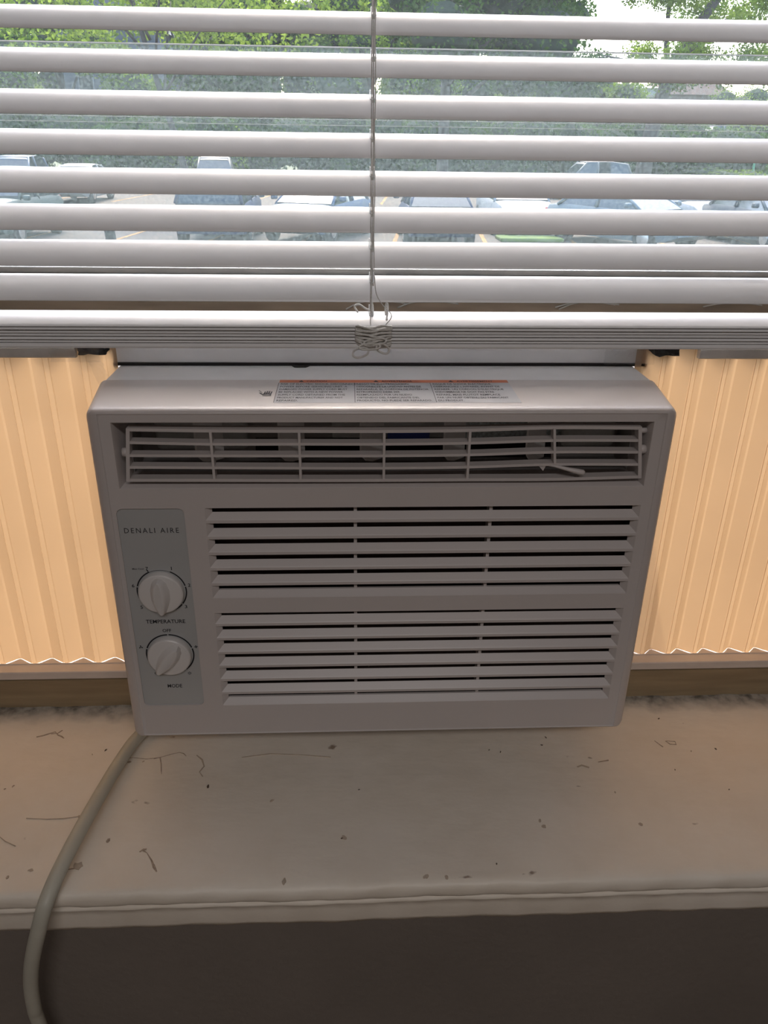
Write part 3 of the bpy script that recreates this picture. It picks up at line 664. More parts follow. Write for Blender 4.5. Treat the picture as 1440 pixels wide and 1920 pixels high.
def arc_mesh(V, Fs, c, r, w0, w1, a0, a1, y=YP, n=14):
    b = len(V)
    for i in range(n + 1):
        t = i / n; a = math.radians(a0 + (a1 - a0) * t); w = w0 + (w1 - w0) * t
        V += [(c[0] + (r + w / 2) * math.sin(a), y, c[1] + (r + w / 2) * math.cos(a)), (c[0] + (r - w / 2) * math.sin(a), y, c[1] + (r - w / 2) * math.cos(a))]
    for i in range(n): Fs.append((b + 2 * i, b + 2 * i + 1, b + 2 * i + 3, b + 2 * i + 2))
def ring_marks():
    def put(nm, V, Fs): mesh_obj(nm, V, Fs, M['ink'], plate)
    def arc(c, r, w, a0, a1, nm='dial_arc'):
        V, Fs = [], []; arc_mesh(V, Fs, c, r, w, w, a0, a1); put(nm, V, Fs)
    A = [25.7, 77.1, 128.6, 180, 231.4, 282.9, 334.3]
    for a, b in zip(A, A[1:]): arc(KT, 0.0187, 0.00105, a + (1.4 if a > 30 else -1), b - (1.4 if b < 330 else -1))
    arc(KT, 0.0185, 0.00035, -25, 25); arc(KT, 0.0202, 0.0016, -27.5, -25.0)
    for k in range(5): arc(KM, 0.0187, 0.00115, 72 * k + 1.5, 72 * k + 70.5)
    def blades(cx, cz, r, n_, dx=0.0):
        V, Fs = [], [(0,) + tuple(range(1, 3 * n_ + 1))]
        V.append((cx, YP, cz)); Fs = []
        for k in range(n_):
            a = 2 * math.pi * k / n_; b = len(V)
            V += [(cx + r * math.sin(a - .5), YP, cz + r * math.cos(a - .5)), (cx + r * 1.1 * math.sin(a), YP, cz + r * 1.1 * math.cos(a)), (cx + r * .6 * math.sin(a + .7), YP, cz + r * .6 * math.cos(a + .7))]
            Fs.append((0, b, b + 1, b + 2))
        put('fan_symbol', V, Fs)
    def pos(deg, R=0.0235): return KM[0] + R * math.sin(math.radians(deg)), KM[1] + R * math.cos(math.radians(deg))
    def flake(cx, cz, r, n_=6):
        V, Fs = [(cx, YP, cz)], []
        for k in range(n_):
            a = 2 * math.pi * k / n_; b = len(V); d = .16
            V.extend([(cx + r * math.sin(a - d), YP, cz + r * math.cos(a - d)), (cx + r * math.sin(a + d), YP, cz + r * math.cos(a + d))]); Fs.append((0, b, b + 1))
        put('snowflake_symbol', V, Fs)
    x, z = pos(288, .0236); blades(x, z, 0.0016, 3)
    x, z = pos(72, .0222); blades(x, z, 0.0013, 4)
    x, z = pos(144, .0233); flake(x, z, 0.0015); arc((x, z), 0.0012, .0002, 0, 360, 'snowflake_ring')
    x, z = pos(216, .0228); flake(x, z, 0.0013, 8)
ring_marks()
def dial(name, c, ang, rb):
    root = empty(name, (c[0], 0.0010, c[1])); root.parent = ac
    # disc by lathe about Y (y negative = towards the room)
    prof = [(rb, 0.0), (rb, -0.0035), (rb - .0003, -0.0048), (rb - 0.0012, -0.0056), (rb - .004, -0.0060), (0.0, -0.0060)]
    V = []; Fs = []; n = 56
    for r, y in prof[:-1]:
        for k in range(n): a = 2 * math.pi * k / n; V.append((r * math.sin(a), y, r * math.cos(a)))
    V.append((0, prof[-1][1], 0)); L = len(prof) - 1
    for i in range(L - 1):
        for k in range(n): Fs.append((i * n + k, i * n + (k + 1) % n, (i + 1) * n + (k + 1) % n, (i + 1) * n + k))
    for k in range(n): Fs.append(((L - 1) * n + k, (L - 1) * n + (k + 1) % n, len(V) - 1))
    d = mesh_obj('dial_base', V, Fs, M['knob'], root); smooth_by_angle(d, 30)
    # grip: raised pointed bar, rounded at the back, running past the rim at its tip
    out = [(-0.0150, 0.0000), (-0.0140, 0.0030), (-0.0105, 0.0062), (-0.004, 0.0082), (0.004, 0.0080), (0.010, 0.0062), (0.0145, 0.0044), (0.0170, 0.0028), (0.0176, 0.0012)]
    full = out + [(s, -w) for s, w in out[::-1][0:-1]]
    V = []; Fs = []; m_ = len(full)
    for y, k in ((-0.0035, 1.05), (-0.0105, 0.62), (-0.0125, 0.48), (-0.0130, 0.34)):
        for s, w in full: V.append((w * k, y * (1.0 if s < 0.006 or y > -.005 else 1.0 - 0.30 * (s - 0.006) / 0.0116), -(s * (1 - (1 - k) * .10))))
    for i in range(3):
        for k in range(m_): Fs.append((i * m_ + k, i * m_ + (k + 1) % m_, (i + 1) * m_ + (k + 1) % m_, (i + 1) * m_ + k))
    Fs.append(tuple(3 * m_ + k for k in range(m_)))
    g = mesh_obj('grip', V, Fs, M['knob'], root); smooth_by_angle(g, 38)
    # small pointer dot at the tip
    bm = bmesh.new(); bmesh.ops.create_uvsphere(bm, u_segments=8, v_segments=6, radius=0.0004); bmesh.ops.translate(bm, verts=bm.verts, vec=(0, -0.0068, -0.0176))
    bm_obj('pointer_dot', bm, M['ink'], root)
    root.rotation_euler = (0, math.radians(ang), 0)
    return root
dial('temperature_dial', KT, 0.0, 0.0172)
dial('mode_dial', KM, 36.0, 0.0172)

# warning label on the top
wl_ = box('warning_label', -0.0800, 0.0985, 0.0145, 0.0740, HF - 0.0002, HF + 0.00012, M['label'], ac); lab(wl_, 'printed three-language warning label')
ZT = HF + 0.0002
mesh_obj('orange_band', [(-0.0800, 0.0660, ZT), (0.0985, 0.0660, ZT), (0.0985, 0.0738, ZT), (-0.0800, 0.0738, ZT)], [(0, 1, 2, 3)], M['orange'], wl_)
V = []; Fs = []
for x in (-0.0803, -0.0220, 0.0368):
    b = len(V); V += [(x - .00018, 0.0150, ZT), (x + .00018, 0.0150, ZT), (x + .00018, 0.0658, ZT), (x - .00018, 0.0658, ZT)]; Fs.append((b, b + 1, b + 2, b + 3))
mesh_obj('column_lines', V, Fs, M['ink'], wl_)['kind'] = 'stuff'
cols = [(-0.0785, 'CAUTION', ['RISK OF ELECTRIC SHOCK. DISCONNECT', 'POWER BEFORE SERVICING UNIT. A', 'DAMAGED POWER SUPPLY CORD MUST', 'BE REPLACED WITH A NEW POWER', 'SUPPLY CORD OBTAINED FROM THE', 'PRODUCT MANUFACTURER AND NOT', 'REPAIRED.']),
        (-0.0205, 'ADVERTENCIA', ['RIESGO DE ELECTROCUCION.', 'DESCONECTE LA UNIDAD ANTES DE', 'REPARARLA. EL CORDON DE POTENCIA', 'ESTROPEADO DEBE SER', 'REEMPLAZADO POR UN NUEVO', 'OBTENIDO DEL FABRICANTE DEL', 'PRODUCTO, NO PUEDE SER REPARADO.']),
        (0.0385, 'AVERTISSEMENT', ['RISQUE DE SHOCK ELECTRIQUE.', "DEBRANCHEZ L'APPAREIL AVANT DE", "REPARER. UN CORDON D'ELECTRIQUE", 'ENDOMMAGE NE DOIT PAS ETRE', 'REPARE, MAIS PLUTOT REMPLACE', 'PAR UN NUEF OBTENU DU FABRICANT', 'DU PRODUIT.'])]
items = []
for x, head, lines in cols:
    items.append((head, 0.0022 * len(head), 0.0042, top_mtx(x + 0.0195, 0.0678, ZT + 0.0001)))
    for k, s in enumerate(lines):
        items.append((s, 0.00170 * len(s), 0.0040, top_mtx(x, 0.0600 - k * 0.0071, ZT + 0.0001)))
lettering('lettering', items, M['ink'], wl_)['kind'] = 'stuff'
# small hand pictogram and alert triangles
V = []; Fs = []
def quad2(x0, y0, x1, y1, w):
    dx, dy = x1 - x0, y1 - y0; L = math.hypot(dx, dy); nx_, ny_ = -dy / L * w / 2, dx / L * w / 2; b = len(V)
    V.extend([(x0 + nx_, y0 + ny_, ZT), (x0 - nx_, y0 - ny_, ZT), (x1 - nx_, y1 - ny_, ZT), (x1 + nx_, y1 + ny_, ZT)]); Fs.append((b, b + 1, b + 2, b + 3))
quad2(-0.0895, 0.034, -0.0835, 0.034, .0065)
for k in range(4): quad2(-0.0888 + k * .0016, 0.036, -0.0888 + k * .0016 + .0004, 0.044 - abs(k - 1.5) * .0012, .0010)
quad2(-0.0895, 0.034, -0.0925, 0.039, .0012); quad2(-0.0935, 0.045, -0.0905, 0.039, .0006)
for x in (-0.0632, -0.0052, 0.0535):
    b = len(V); V += [(x - .0022, 0.0678, ZT + .0001), (x + .0022, .0678, ZT + .0001), (x, .0725, ZT + .0001)]; Fs.append((b, b + 1, b + 2))
mesh_obj('pictogram', V, Fs, M['ink'], wl_)['kind'] = 'stuff'

# ------------------------------------------------------------ venetian blind
bl = empty('venetian_blind', (0, 0.0075, 0.33)); tag(bl, 'white venetian blind with its lowest slats stacked above the air conditioner', 'blind')
BX0, BX1 = -0.468, 0.468
oy, oz = bl.location.y, bl.location.z
def slat_mesh(tilt, crown=0.0022, w=0.0248, hole=True):
    n = 10; xs = [BX0]; hs = (-0.36, -0.0107, 0.34)
    for h in hs: xs += [h - 0.0012, h + 0.0012]
    xs.append(BX1)
    xs = sorted(xs + list(np.linspace(BX0, BX1, 9)[1:-1]))
    ts = [i / n for i in range(n + 1)]
    # across: from inner (room) edge to outer edge
    def pt(t):
        s = (t - .5) * w; c = crown * (1 - (2 * t - 1) ** 2)
        return s * math.cos(tilt) - c * math.sin(tilt), s * math.sin(tilt) + c * math.cos(tilt)
    V = []; Fs = []; th = 0.00025
    for layer in (0, 1):
        for x in xs:
            for t in ts:
                y, z = pt(t); V.append((x, y, z - layer * th))
    m_ = n + 1; N = len(xs) * m_
    for i in range(len(xs) - 1):
        xm = (xs[i] + xs[i + 1]) / 2
        for j in range(n):
            if hole and any(abs(xm - h) < 0.0012 for h in hs) and 5 <= j <= 7: continue
            a = i * m_ + j; Fs.append((a, a + m_, a + m_ + 1, a + 1)); Fs.append((N + a, N + a + 1, N + a + m_ + 1, N + a + m_))
        a = i * m_; Fs.append((a, N + a, N + a + m_, a + m_)); a = i * m_ + n; Fs.append((a, a + m_, N + a + m_, N + a))
    me = bpy.data.meshes.new('slat'); me.from_pydata(V, [], Fs); me.update(); me.materials.append(M['slat']); me.polygons.foreach_set('use_smooth', [True] * len(me.polygons))
    return me
TILT = math.atan2(0.0136, 0.0208) + 0.01
me_s = slat_mesh(TILT)
PS = 0.02152; Z1 = 0.5287
mid = lambda zo: zo - 0.0068
nslat = 0
for k in range(-46, 9):
    zo = Z1 - k * PS if k < 9 else None
    if zo > HEAD - 0.07: continue
    o = link(bpy.data.objects.new('slat', me_s), bl)
    zz = zo - (0.0 if k < 8 else 0.0005)
    o.location = (0, 0.0074 - oy, mid(zz) - oz - 0.0002); o.rotation_euler = (0, random.uniform(-.0006, .0006), 0)
    if k == 8: o.rotation_euler = (math.radians(-12), 0, 0); o.location.z -= 0.0012
me_f = slat_mesh(math.radians(13), crown=0.0018)
for i in range(6):
    o = link(bpy.data.objects.new('slat', me_f), bl)
    o.location = (0, 0.0070 + random.uniform(-.0004, .0004) - oy, 0.3510 - i * 0.0021 - oz); o.rotation_euler = (random.uniform(-.012, .012), random.uniform(-.0008, .0008), 0)
br = extrude_profile('bottom_rail', [(-0.0048 - oy, 0.3338 - oz), (-0.0052 - oy, 0.3350 - oz), (-0.0048 - oy, 0.3368 - oz), (0.004 - oy, 0.3390 - oz), (0.018 - oy, 0.3400 - oz), (0.0192 - oy, 0.3375 - oz), (0.0185 - oy, 0.3355 - oz), (0.006 - oy, 0.3338 - oz)], BX0, BX1, M['slat'], bl)
box('headrail', BX0, BX1, -0.006 - oy, 0.020 - oy, HEAD - 0.055 - oz, HEAD - 0.03 - oz, M['slat'], bl, 0.002)
# ladder strings with small clips at the slats
for X in (-0.36, -0.0107, 0.34):
    a = tube('ladder_string', [(X - .0012, -0.0036 - oy, 0.350 - oz), (X - .0012, -0.0036 - oy, HEAD - 0.05 - oz)], 0.00032, M['string'], bl, 6)
    tube('ladder_string', [(X, 0.0192 - oy, 0.350 - oz), (X, 0.0192 - oy, HEAD - 0.05 - oz)], 0.00032, M['string'], bl, 6)
    tube('lift_cord', [(X + .0003, 0.0085 - oy, 0.345 - oz), (X, 0.0085 - oy, HEAD - 0.05 - oz)], 0.0006, M['string'], bl, 6)
me_c = None
for k in range(-2, 9):
    zo = Z1 - k * PS
    for X in (-0.0107,):
        if me_c is None:
            c = tube('slat_clip', catmull([(-.0012, .0050, .0040), (-.0014, .0010, .0015), (-.0013, -.0040, -.0012), (0, -.0046, -.0016), (.0013, -.0040, -.0012), (.0014, .0010, .0015), (.0012, .0050, .0040)], 4), 0.00038, M['clip'], bl, 6); me_c = c.data
        else:
            c = link(bpy.data.objects.new('slat_clip', me_c), bl)
        c.location = (X + random.uniform(-.0004, .0004) , 0.0118 - oy, zo - 0.0018 - oz)
# the hanging pull cord and its wound bundle (one cord: a part of the blind)
def cordpath():
    P = [(-0.0097, -0.0062, 1.2)]
    for i in range(40):
        t = i / 39; P.append((-0.0099 + 0.0003 * math.sin(i * 2.1), -0.0062 + 0.0003 * math.cos(i * 1.7), 1.1 - t * (1.1 - 0.392)))
    P += [(-0.0095, -0.0066, 0.380), (-0.0082, -0.0068, 0.370), (-0.0040, -0.0070, 0.363), (0.0008, -0.0080, 0.3585), (0.0016, -0.0085, 0.3550), (-0.002, -0.0095, 0.3508)]
    return P
tube('pull_cord', [(x, y - oy, z - oz) for x, y, z in catmull(cordpath(), 3)], 0.00032, M['string'], bl, 6)
tube('pull_cord', [(x, y - oy, z - oz) for x, y, z in catmull([(-0.0118, -.0062, 1.2), (-0.0113, -.0064, .6), (-.0108, -.0064, .45), (-0.0112, -.0066, .385), (-.0115, -.0068, .362), (-.0120, -.0072, .3560), (-.0118, -.0085, .3500)], 6)], 0.00032, M['string'], bl, 6)
loops = [(-0.0205, .3655), (-0.0195, .3672)]
tube('cord_loop', [(x, y - oy, z - oz) for x, y, z in catmull([(-.0200, .0040, .3560), (-.0222, .0040, .3600), (-.0190, .0030, .3612), (-.0150, .0020, .3590), (-.0120, .0010, .3580)], 5)], .0007, M['string'], bl, 6)
tube('cord_loop', [(x, y - oy, z - oz) for x, y, z in catmull([(-.0015, .002, .3545), (-.0018, .003, .3590), (-.0010, .003, .3625), (-.0002, .003, .3600), (-.0008, -.001, .3550), (-.0012, -.006, .3530)], 5)], .0007, M['string'], bl, 6)
P = []
rb = random.Random(5)
for i in range(11):      # wraps round the stack, wider left and right, crossing in the middle
    z = 0.3492 - i * 0.00115; dz = rb.uniform(-.0012, .0012); sg = 1 if i % 2 else -1
    P += [(-0.0205 + rb.uniform(-.0006, .0006), -0.0062, z + dz), (-0.0150, -0.0094, z + .0006 * sg), (-0.0098, -0.0106 - .0006 * (i % 3), z - .0003), (-0.0045, -0.0094, z - .0008 * sg), (0.0010 + rb.uniform(-.0006, .0006), -0.0062, z - dz - .0003)]
    P += [(0.0016, -0.0040, z - .0006), (-0.0020, -0.0064, z - 0.0008), (-0.0098, -0.0076, z - 0.0007), (-0.0178, -0.0064, z - 0.0007), (-0.0212, -0.0040, z - .0008)]
tube('cord_bundle', [(x, y - oy, z - oz) for x, y, z in catmull(P, 4)], 0.00072, M['string'], bl, 6)
for c_, r1, r2, ph in (((-0.0185, -0.0105, 0.3325), .0053, .0032, .3), ((-0.0038, -0.0105, 0.3352), .0045, .0030, -.5), ((-.0090, -.0108, .3395), .0075, .0022, .15), ((-.0125, -.0112, .3365), .0070, .0020, .05)):
    pts = []
    for k in range(28):
        a = 2 * math.pi * k / 28; u, v = r1 * math.cos(a), r2 * math.sin(a)
        pts.append((c_[0] + u * math.cos(ph) - v * math.sin(ph), c_[1] - oy + .0006 * math.sin(3 * a), c_[2] - oz + u * math.sin(ph) + v * math.cos(ph)))
    tube('cord_loop', pts, 0.00072, M['string'], bl, 6, closed=True)

# ------------------------------------------------------------ mains cable of the unit
cpts = [(-0.1600, 0.090, -0.0375), (-0.190, 0.078, -0.0375), (-0.2120, 0.0600, -0.0372), (-0.2230, 0.0400, -0.0365), (-0.2300, 0.0050, -0.0345), (-0.2345, -0.0300, -0.0325), (-0.2385, -0.0620, -0.0315), (-0.2420, -0.0900, -0.0320), (-0.2448, -0.1120, -0.0345),
        (-0.2485, -0.1260, -0.0430), (-0.2535, -0.1310, -0.0590), (-0.2600, -0.1320, -0.0790), (-0.2665, -0.1310, -0.1010), (-0.2722, -0.1290, -0.1270), (-0.2755, -0.1270, -0.1550), (-0.2765, -0.1250, -0.1750), (-0.272, -0.1250, -0.25), (-0.262, -0.1250, -0.40), (-0.258, -0.125, -0.60), (-0.262, -.13, -0.77), (-0.30, -.16, -0.792), (-0.42, -.15, -0.793)]
cb = tube('power_cable', catmull(cpts, 8), 0.0058, M['cord'], None, 20, flat=0.86); tag(cb, 'thick beige cable running from behind the unit over the sill and down', 'cable')

# ------------------------------------------------------------ outdoors
M['asphalt'] = pmat('asphalt', (0.125, 0.105, 0.083), 0.9, var=0.12, vscale=0.6, detail=8)
M['paint_y'] = pmat('yellow_paint', (0.42, 0.22, 0.06), 0.8, var=0.15, vscale=3)
M['grass'] = pmat('grass', (0.12, 0.18, 0.04), 0.9, var=0.3, vscale=2)
M['soil'] = pmat('lawn_field', (0.10, 0.12, 0.05), 0.95, var=0.3, vscale=0.3)
struct(box('parking_lot', -60, 60, 1.0, 62, GROUND - 0.2, GROUND, M['asphalt']))
pk = bpy.data.objects['parking_lot']
def pline(x0, y0, x1, y1, w=0.11):
    dx, dy = x1 - x0, y1 - y0; L = math.hypot(dx, dy); nx_, ny_ = -dy / L * w / 2, dx / L * w / 2; z = GROUND + 0.006
    V = [(x0 + nx_, y0 + ny_, z), (x0 - nx_, y0 - ny_, z), (x1 - nx_, y1 - ny_, z), (x1 + nx_, y1 + ny_, z)]; V += [(a, b, GROUND - .01) for a, b, c in V]
    mesh_obj('painted_line', V, [(3, 2, 1, 0), (0, 1, 5, 4), (1, 2, 6, 5), (2, 3, 7, 6), (3, 0, 4, 7)], M['paint_y'], pk)
for k in range(-4, 9): pline(-8.60 + 2.45 * k, 21.0, -8.10 + 2.45 * k, 26.0)
for k in range(-3, 13): pline(-9.95 + 2.85 * k, 35.5, -9.45 + 2.85 * k, 41.0)
struct(box('lawn', -90, 90, 62, 200, GROUND - 0.2, GROUND + .05, M['soil']))
o = box('grass_strip', 4.15, 5.9, 21.7, 22.6, GROUND, GROUND + 0.10, M['grass'], None, 0.03); tag(o, 'strip of bright green grass between parked cars', 'grass', kind='stuff')
# far bank with low hedge and guard rail
bm = bmesh.new(); box_bm(bm, 20, 75, 84, 150, GROUND - 0.1, 1.1); struct(bm_obj('grass_bank', bm, M['grass']))

# --- cars
def paint(name, col, rough=0.5, metal=0.1): 
    return pmat(name, col, rough, metal=metal, var=0.03)
M['tyre'] = pmat('tyre', (0.02, 0.02, 0.02), 0.9); M['rim'] = pmat('rim', (0.5, 0.5, 0.5), 0.3, metal=0.8)
M['carglass'] = pmat('car_glass', (0.03, 0.045, 0.05), 0.08, var=0.1, spec=0.9); M['lamp_red'] = pmat('red_lens', (0.4, 0.02, 0.02), 0.2); M['lamp_clear'] = pmat('clear_lens', (0.8, 0.8, 0.8), 0.1)
def loft(name, secs, mat, parent, capends=True, deg=40):
    n = len(secs[0]); V = [p for s in secs for p in s]; Fs = []
    for i in range(len(secs) - 1):
        for k in range(n): Fs.append((i * n + k, i * n + (k + 1) % n, (i + 1) * n + (k + 1) % n, (i + 1) * n + k))
    if capends: Fs += [tuple(range(n))[::-1], tuple((len(secs) - 1) * n + k for k in range(n))]
    o = mesh_obj(name, V, Fs, mat, parent); bm = bmesh.new(); bm.from_mesh(o.data); bmesh.ops.recalc_face_normals(bm, faces=bm.faces); bm.to_mesh(o.data); bm.free(); smooth_by_angle(o, deg); return o
def make_car(kind):
    root = empty('car')
    L = 4.5; W = 0.90
    if kind == 'suv':
        body = [(-2.25, .50, .80, .78), (-2.15, .32, .98, .86), (-1.3, .25, 1.03, .9), (0, .25, 1.05, .92), (1.2, .25, 1.05, .91), (1.9, .30, 1.02, .86), (2.22, .42, .80, .74)]
        cab = [(-2.12, 1.02, 1.02, .80, .80), (-1.85, 1.0, 1.60, .80, .66), (-1.0, 1.0, 1.70, .82, .67), (0.2, 1.0, 1.68, .82, .67), (0.9, 1.0, 1.10, .80, .78)]
        roof = [(-1.9, 1.61), (-1.0, 1.71), (0.1, 1.70), (0.35, 1.58)]
    else:
        body = [(-2.25, .45, .80, .72), (-2.1, .28, .93, .84), (-1.3, .22, .98, .89), (0, .22, .97, .90), (1.2, .22, .93, .89), (1.9, .26, .86, .84), (2.22, .40, .66, .70)]
        cab = [(-1.75, .93, .97, .78, .77), (-1.15, .93, 1.36, .80, .62), (-0.4, .93, 1.42, .82, .63), (0.3, .93, 1.38, .82, .63), (1.15, .90, .95, .80, .76)]
        roof = [(-1.2, 1.37), (-0.4, 1.435), (0.3, 1.395), (0.42, 1.34)]
    secs = []
    for x, z0, z1, w in body:
        secs.append([(x, -w * .92, z0), (x, -w, z0 + .15), (x, -w, z1 - .16), (x, -w * .90, z1 - .03), (x, -w * .6, z1), (x, w * .6, z1), (x, w * .90, z1 - .03), (x, w, z1 - .16), (x, w, z0 + .15), (x, w * .92, z0)])
    loft('body', secs, 'PAINT', root) if False else None
    return root, secs, cab, roof
car_cache = {}
def car(kind, px, py, rz, mat, label):
    if kind not in car_cache:
        root, secs, cab, roof = make_car(kind)
        b = loft('body', secs, M['rim'], root)
        sc_ = [[(x, -wb, z0 - .04), (x, -wt, z1), (x, wt, z1), (x, wb, z0 - .04)] for x, z0, z1, wb, wt in cab]
        loft('windows', sc_, M['carglass'], root, deg=20)
        w = 0.63 if kind == 'sedan' else 0.67
        loft('roof', [[(x, -w, z - .03), (x, -w * .9, z + .01), (x, 0, z + .02), (x, w * .9, z + .01), (x, w, z - .03), (x, 0, z - .04)] for x, z in roof], M['rim'], root)
        for s in (-1, 1):   # pillars from belt to roof
            x0, z0, z1, wb, wt = cab[0]; 
            for (xa, za, wa), (xb, zb_, wbb) in (((cab[0][0], cab[0][1], cab[0][3]), (cab[1][0], cab[1][2], cab[1][4])), ((cab[4][0], cab[4][1], cab[4][3]), (cab[3][0], cab[3][2], cab[3][4])), ((-0.35, .95, .825), (-0.35, cab[2][2], cab[2][4]))):
                tube('pillar', [(xa, s * wa, za), (xb, s * wbb, zb_)], 0.045, M['rim'], root, 6)
        for x in (-1.38, 1.38):
            for s in (-1, 1):
                wv = tube('wheel', [(x, s * .70, .32), (x, s * .72, .32), (x, s * .90, .32), (x, s * .92, .32)], [.28, .32, .32, .28], M['tyre'], root, 20)
                tube('hub_cap', [(x, s * .915, .32), (x, s * .93, .32)], [.2, .17], M['rim'], wv, 14)
        for s in (-1, 1):
            hz = .66 if kind == 'sedan' else .80
            box('headlamp', 1.98, 2.2, s * .62 - .14, s * .62 + .14, hz - .06, hz + .07, M['lamp_clear'], root, .03)
            box('tail_lamp', -2.24, -2.08, s * .66 - .12, s * .66 + .12, hz + .02, hz + .16, M['lamp_red'], root, .03)
            box('side_mirror', .78, .92, s * .98 - .08, s * .98 + .08, 1.0, 1.12, M['rim'], root, .03)
        car_cache[kind] = root; r = root
    else:
        r = copy_tree(car_cache[kind])
    r.location = (px, py, GROUND); r.rotation_euler = (0, 0, rz)
    for ch in r.children:
        if ch.name.split('.')[0] in ('body', 'roof', 'pillar', 'side_mirror'):
            ch.data = ch.data.copy() if False else ch.data
            ch.material_slots[0].link = 'OBJECT'; ch.material_slots[0].material = mat
    tag(r, label, 'car', 'parked cars'); return r
P_silver = paint('paint_silver', (0.26, 0.27, 0.265)); P_blue = paint('paint_blue', (0.06, 0.10, 0.16)); P_white = paint('paint_white', (0.30, 0.31, 0.31), metal=0)
P_dark = paint('paint_dark', (0.035, 0.05, 0.07)); P_navy = paint('paint_navy', (0.03, 0.045, 0.09)); P_slate = paint('paint_slate', (0.12, 0.16, 0.18)); P_green = paint('paint_green', (0.06, 0.09, 0.08)); P_tan = paint('paint_tan', (0.22, 0.20, 0.17))
h = math.pi / 2
# far row
car('suv', -14.1, 36.5, -h + .05, P_blue, 'blue car at the far left of the far parking row')
car('sedan', -11.3, 36.0, -h, P_silver, 'silver car second from left in the far parking row')
car('suv', -6.2, 40.0, -h + .1, P_tan, 'tan car standing alone behind the far parking row')
car('suv', 11.9, 41.5, math.radians(184), P_silver, 'silver sport utility car turned sideways in front of the hedge')
# near row
car('suv', -8.9, 21.5, -h, P_green, 'dark green car at the left edge of the near parking row')
car('suv', -3.35, 22.0, h, P_navy, 'dark navy car second from left in the near parking row')
car('sedan', -0.75, 22.6, -h - .35, P_blue, 'blue car parked askew right of the navy car')
car('sedan', 2.35, 22.2, h, P_navy, 'dark navy sedan in the middle of the near parking row')
car('sedan', 5.1, 25.0, -h, P_white, 'white car behind the grass strip')
car('sedan', 7.4, 21.4, -h + .55, P_slate, 'grey blue car parked slanting right of the grass strip')
car('sedan', 10.6, 25.6, -h + .15, P_white, 'white car behind the slanting grey blue car')
car('sedan', 11.4, 21.6, -h + .1, P_dark, 'black car at the right edge of the near parking row')
# far vehicles on the bank
for i, (x, y, rz, m_, lb) in enumerate(((33.5, 86, .1, P_white, 'small white car parked highest on the far bank'), (39.0, 88, .1, P_silver, 'small silver car in the middle of the far bank'), (45.5, 87, .05, P_white, 'small white car at the right end of the far bank'))):
    c = car('sedan', x, y, rz, m_, lb); c.location.z = 1.1; c['group'] = 'cars on the far bank'
# bollard
o = tube('bollard', [(-5.55, 19.1, GROUND), (-5.6, 19.1, GROUND + .95), (-5.6, 19.1, GROUND + 1.0)], [.12, .12, .07], M['tyre'], None, 14); tag(o, 'dark post standing in the lot between two near parking bays', 'post')
o = tube('sign_post', [(21.6, 44.0, GROUND), (21.6, 44.0, GROUND + 2.2)], .06, pmat('green_metal', (0.05, 0.25, 0.12), 0.5), None, 8); tag(o, 'thin green post at the right edge of the parking lot', 'post')
# guard rail
gr = empty('guard_rail', (36, 84.5, 1.1)); tag(gr, 'pale metal guard rail along the far bank', 'guard rail')
extrude_profile('rail_beam', [(0, .45), (-.04, .5), (0, .58), (-.04, .66), (0, .72), (.02, .6)], -9, 16, M['metal_white'], gr)
for k in range(9): box('rail_post', -8.8 + 3 * k, -8.7 + 3 * k, 0.02, .12, 0, .7, M['metal_white'], gr)

# --- foliage
def leaf_mesh(name, centers, radii, n, size, mat, squash=0.8, shell=0.55):
    centers = np.array(centers, float); radii = np.array(radii, float)
    w = radii ** 2; idx = rng.choice(len(centers), n, p=w / w.sum())
    d = rng.normal(size=(n, 3)); d /= np.linalg.norm(d, axis=1)[:, None]
    r = rng.uniform(shell, 1.0, n) ** .7
    pos = centers[idx] + d * (radii[idx] * r)[:, None] * np.array([1, 1, squash])
    a = rng.normal(size=(n, 3)); a /= np.linalg.norm(a, axis=1)[:, None]
    b = np.cross(a, rng.normal(size=(n, 3))); b /= np.linalg.norm(b, axis=1)[:, None]
    s = size * rng.uniform(.6, 1.3, n)[:, None]
    V = np.stack([pos - a * s * .5, pos + b * s * .28, pos + a * s * .5, pos - b * s * .28], 1).reshape(-1, 3)
    me = bpy.data.meshes.new(name); me.vertices.add(4 * n); me.vertices.foreach_set('co', V.ravel())
    me.loops.add(4 * n); me.loops.foreach_set('vertex_index', np.arange(4 * n)); me.polygons.add(n)
    me.polygons.foreach_set('loop_start', np.arange(n) * 4); me.update(calc_edges=True); me.materials.append(mat); return me
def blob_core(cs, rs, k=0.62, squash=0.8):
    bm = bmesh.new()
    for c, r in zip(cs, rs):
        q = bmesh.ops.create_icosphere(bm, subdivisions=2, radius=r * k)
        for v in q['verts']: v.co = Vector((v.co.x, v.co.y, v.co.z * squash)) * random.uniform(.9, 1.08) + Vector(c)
    me = bpy.data.meshes.new('crown_core'); bm.to_mesh(me); bm.free(); me.materials.append(M['core']); return me
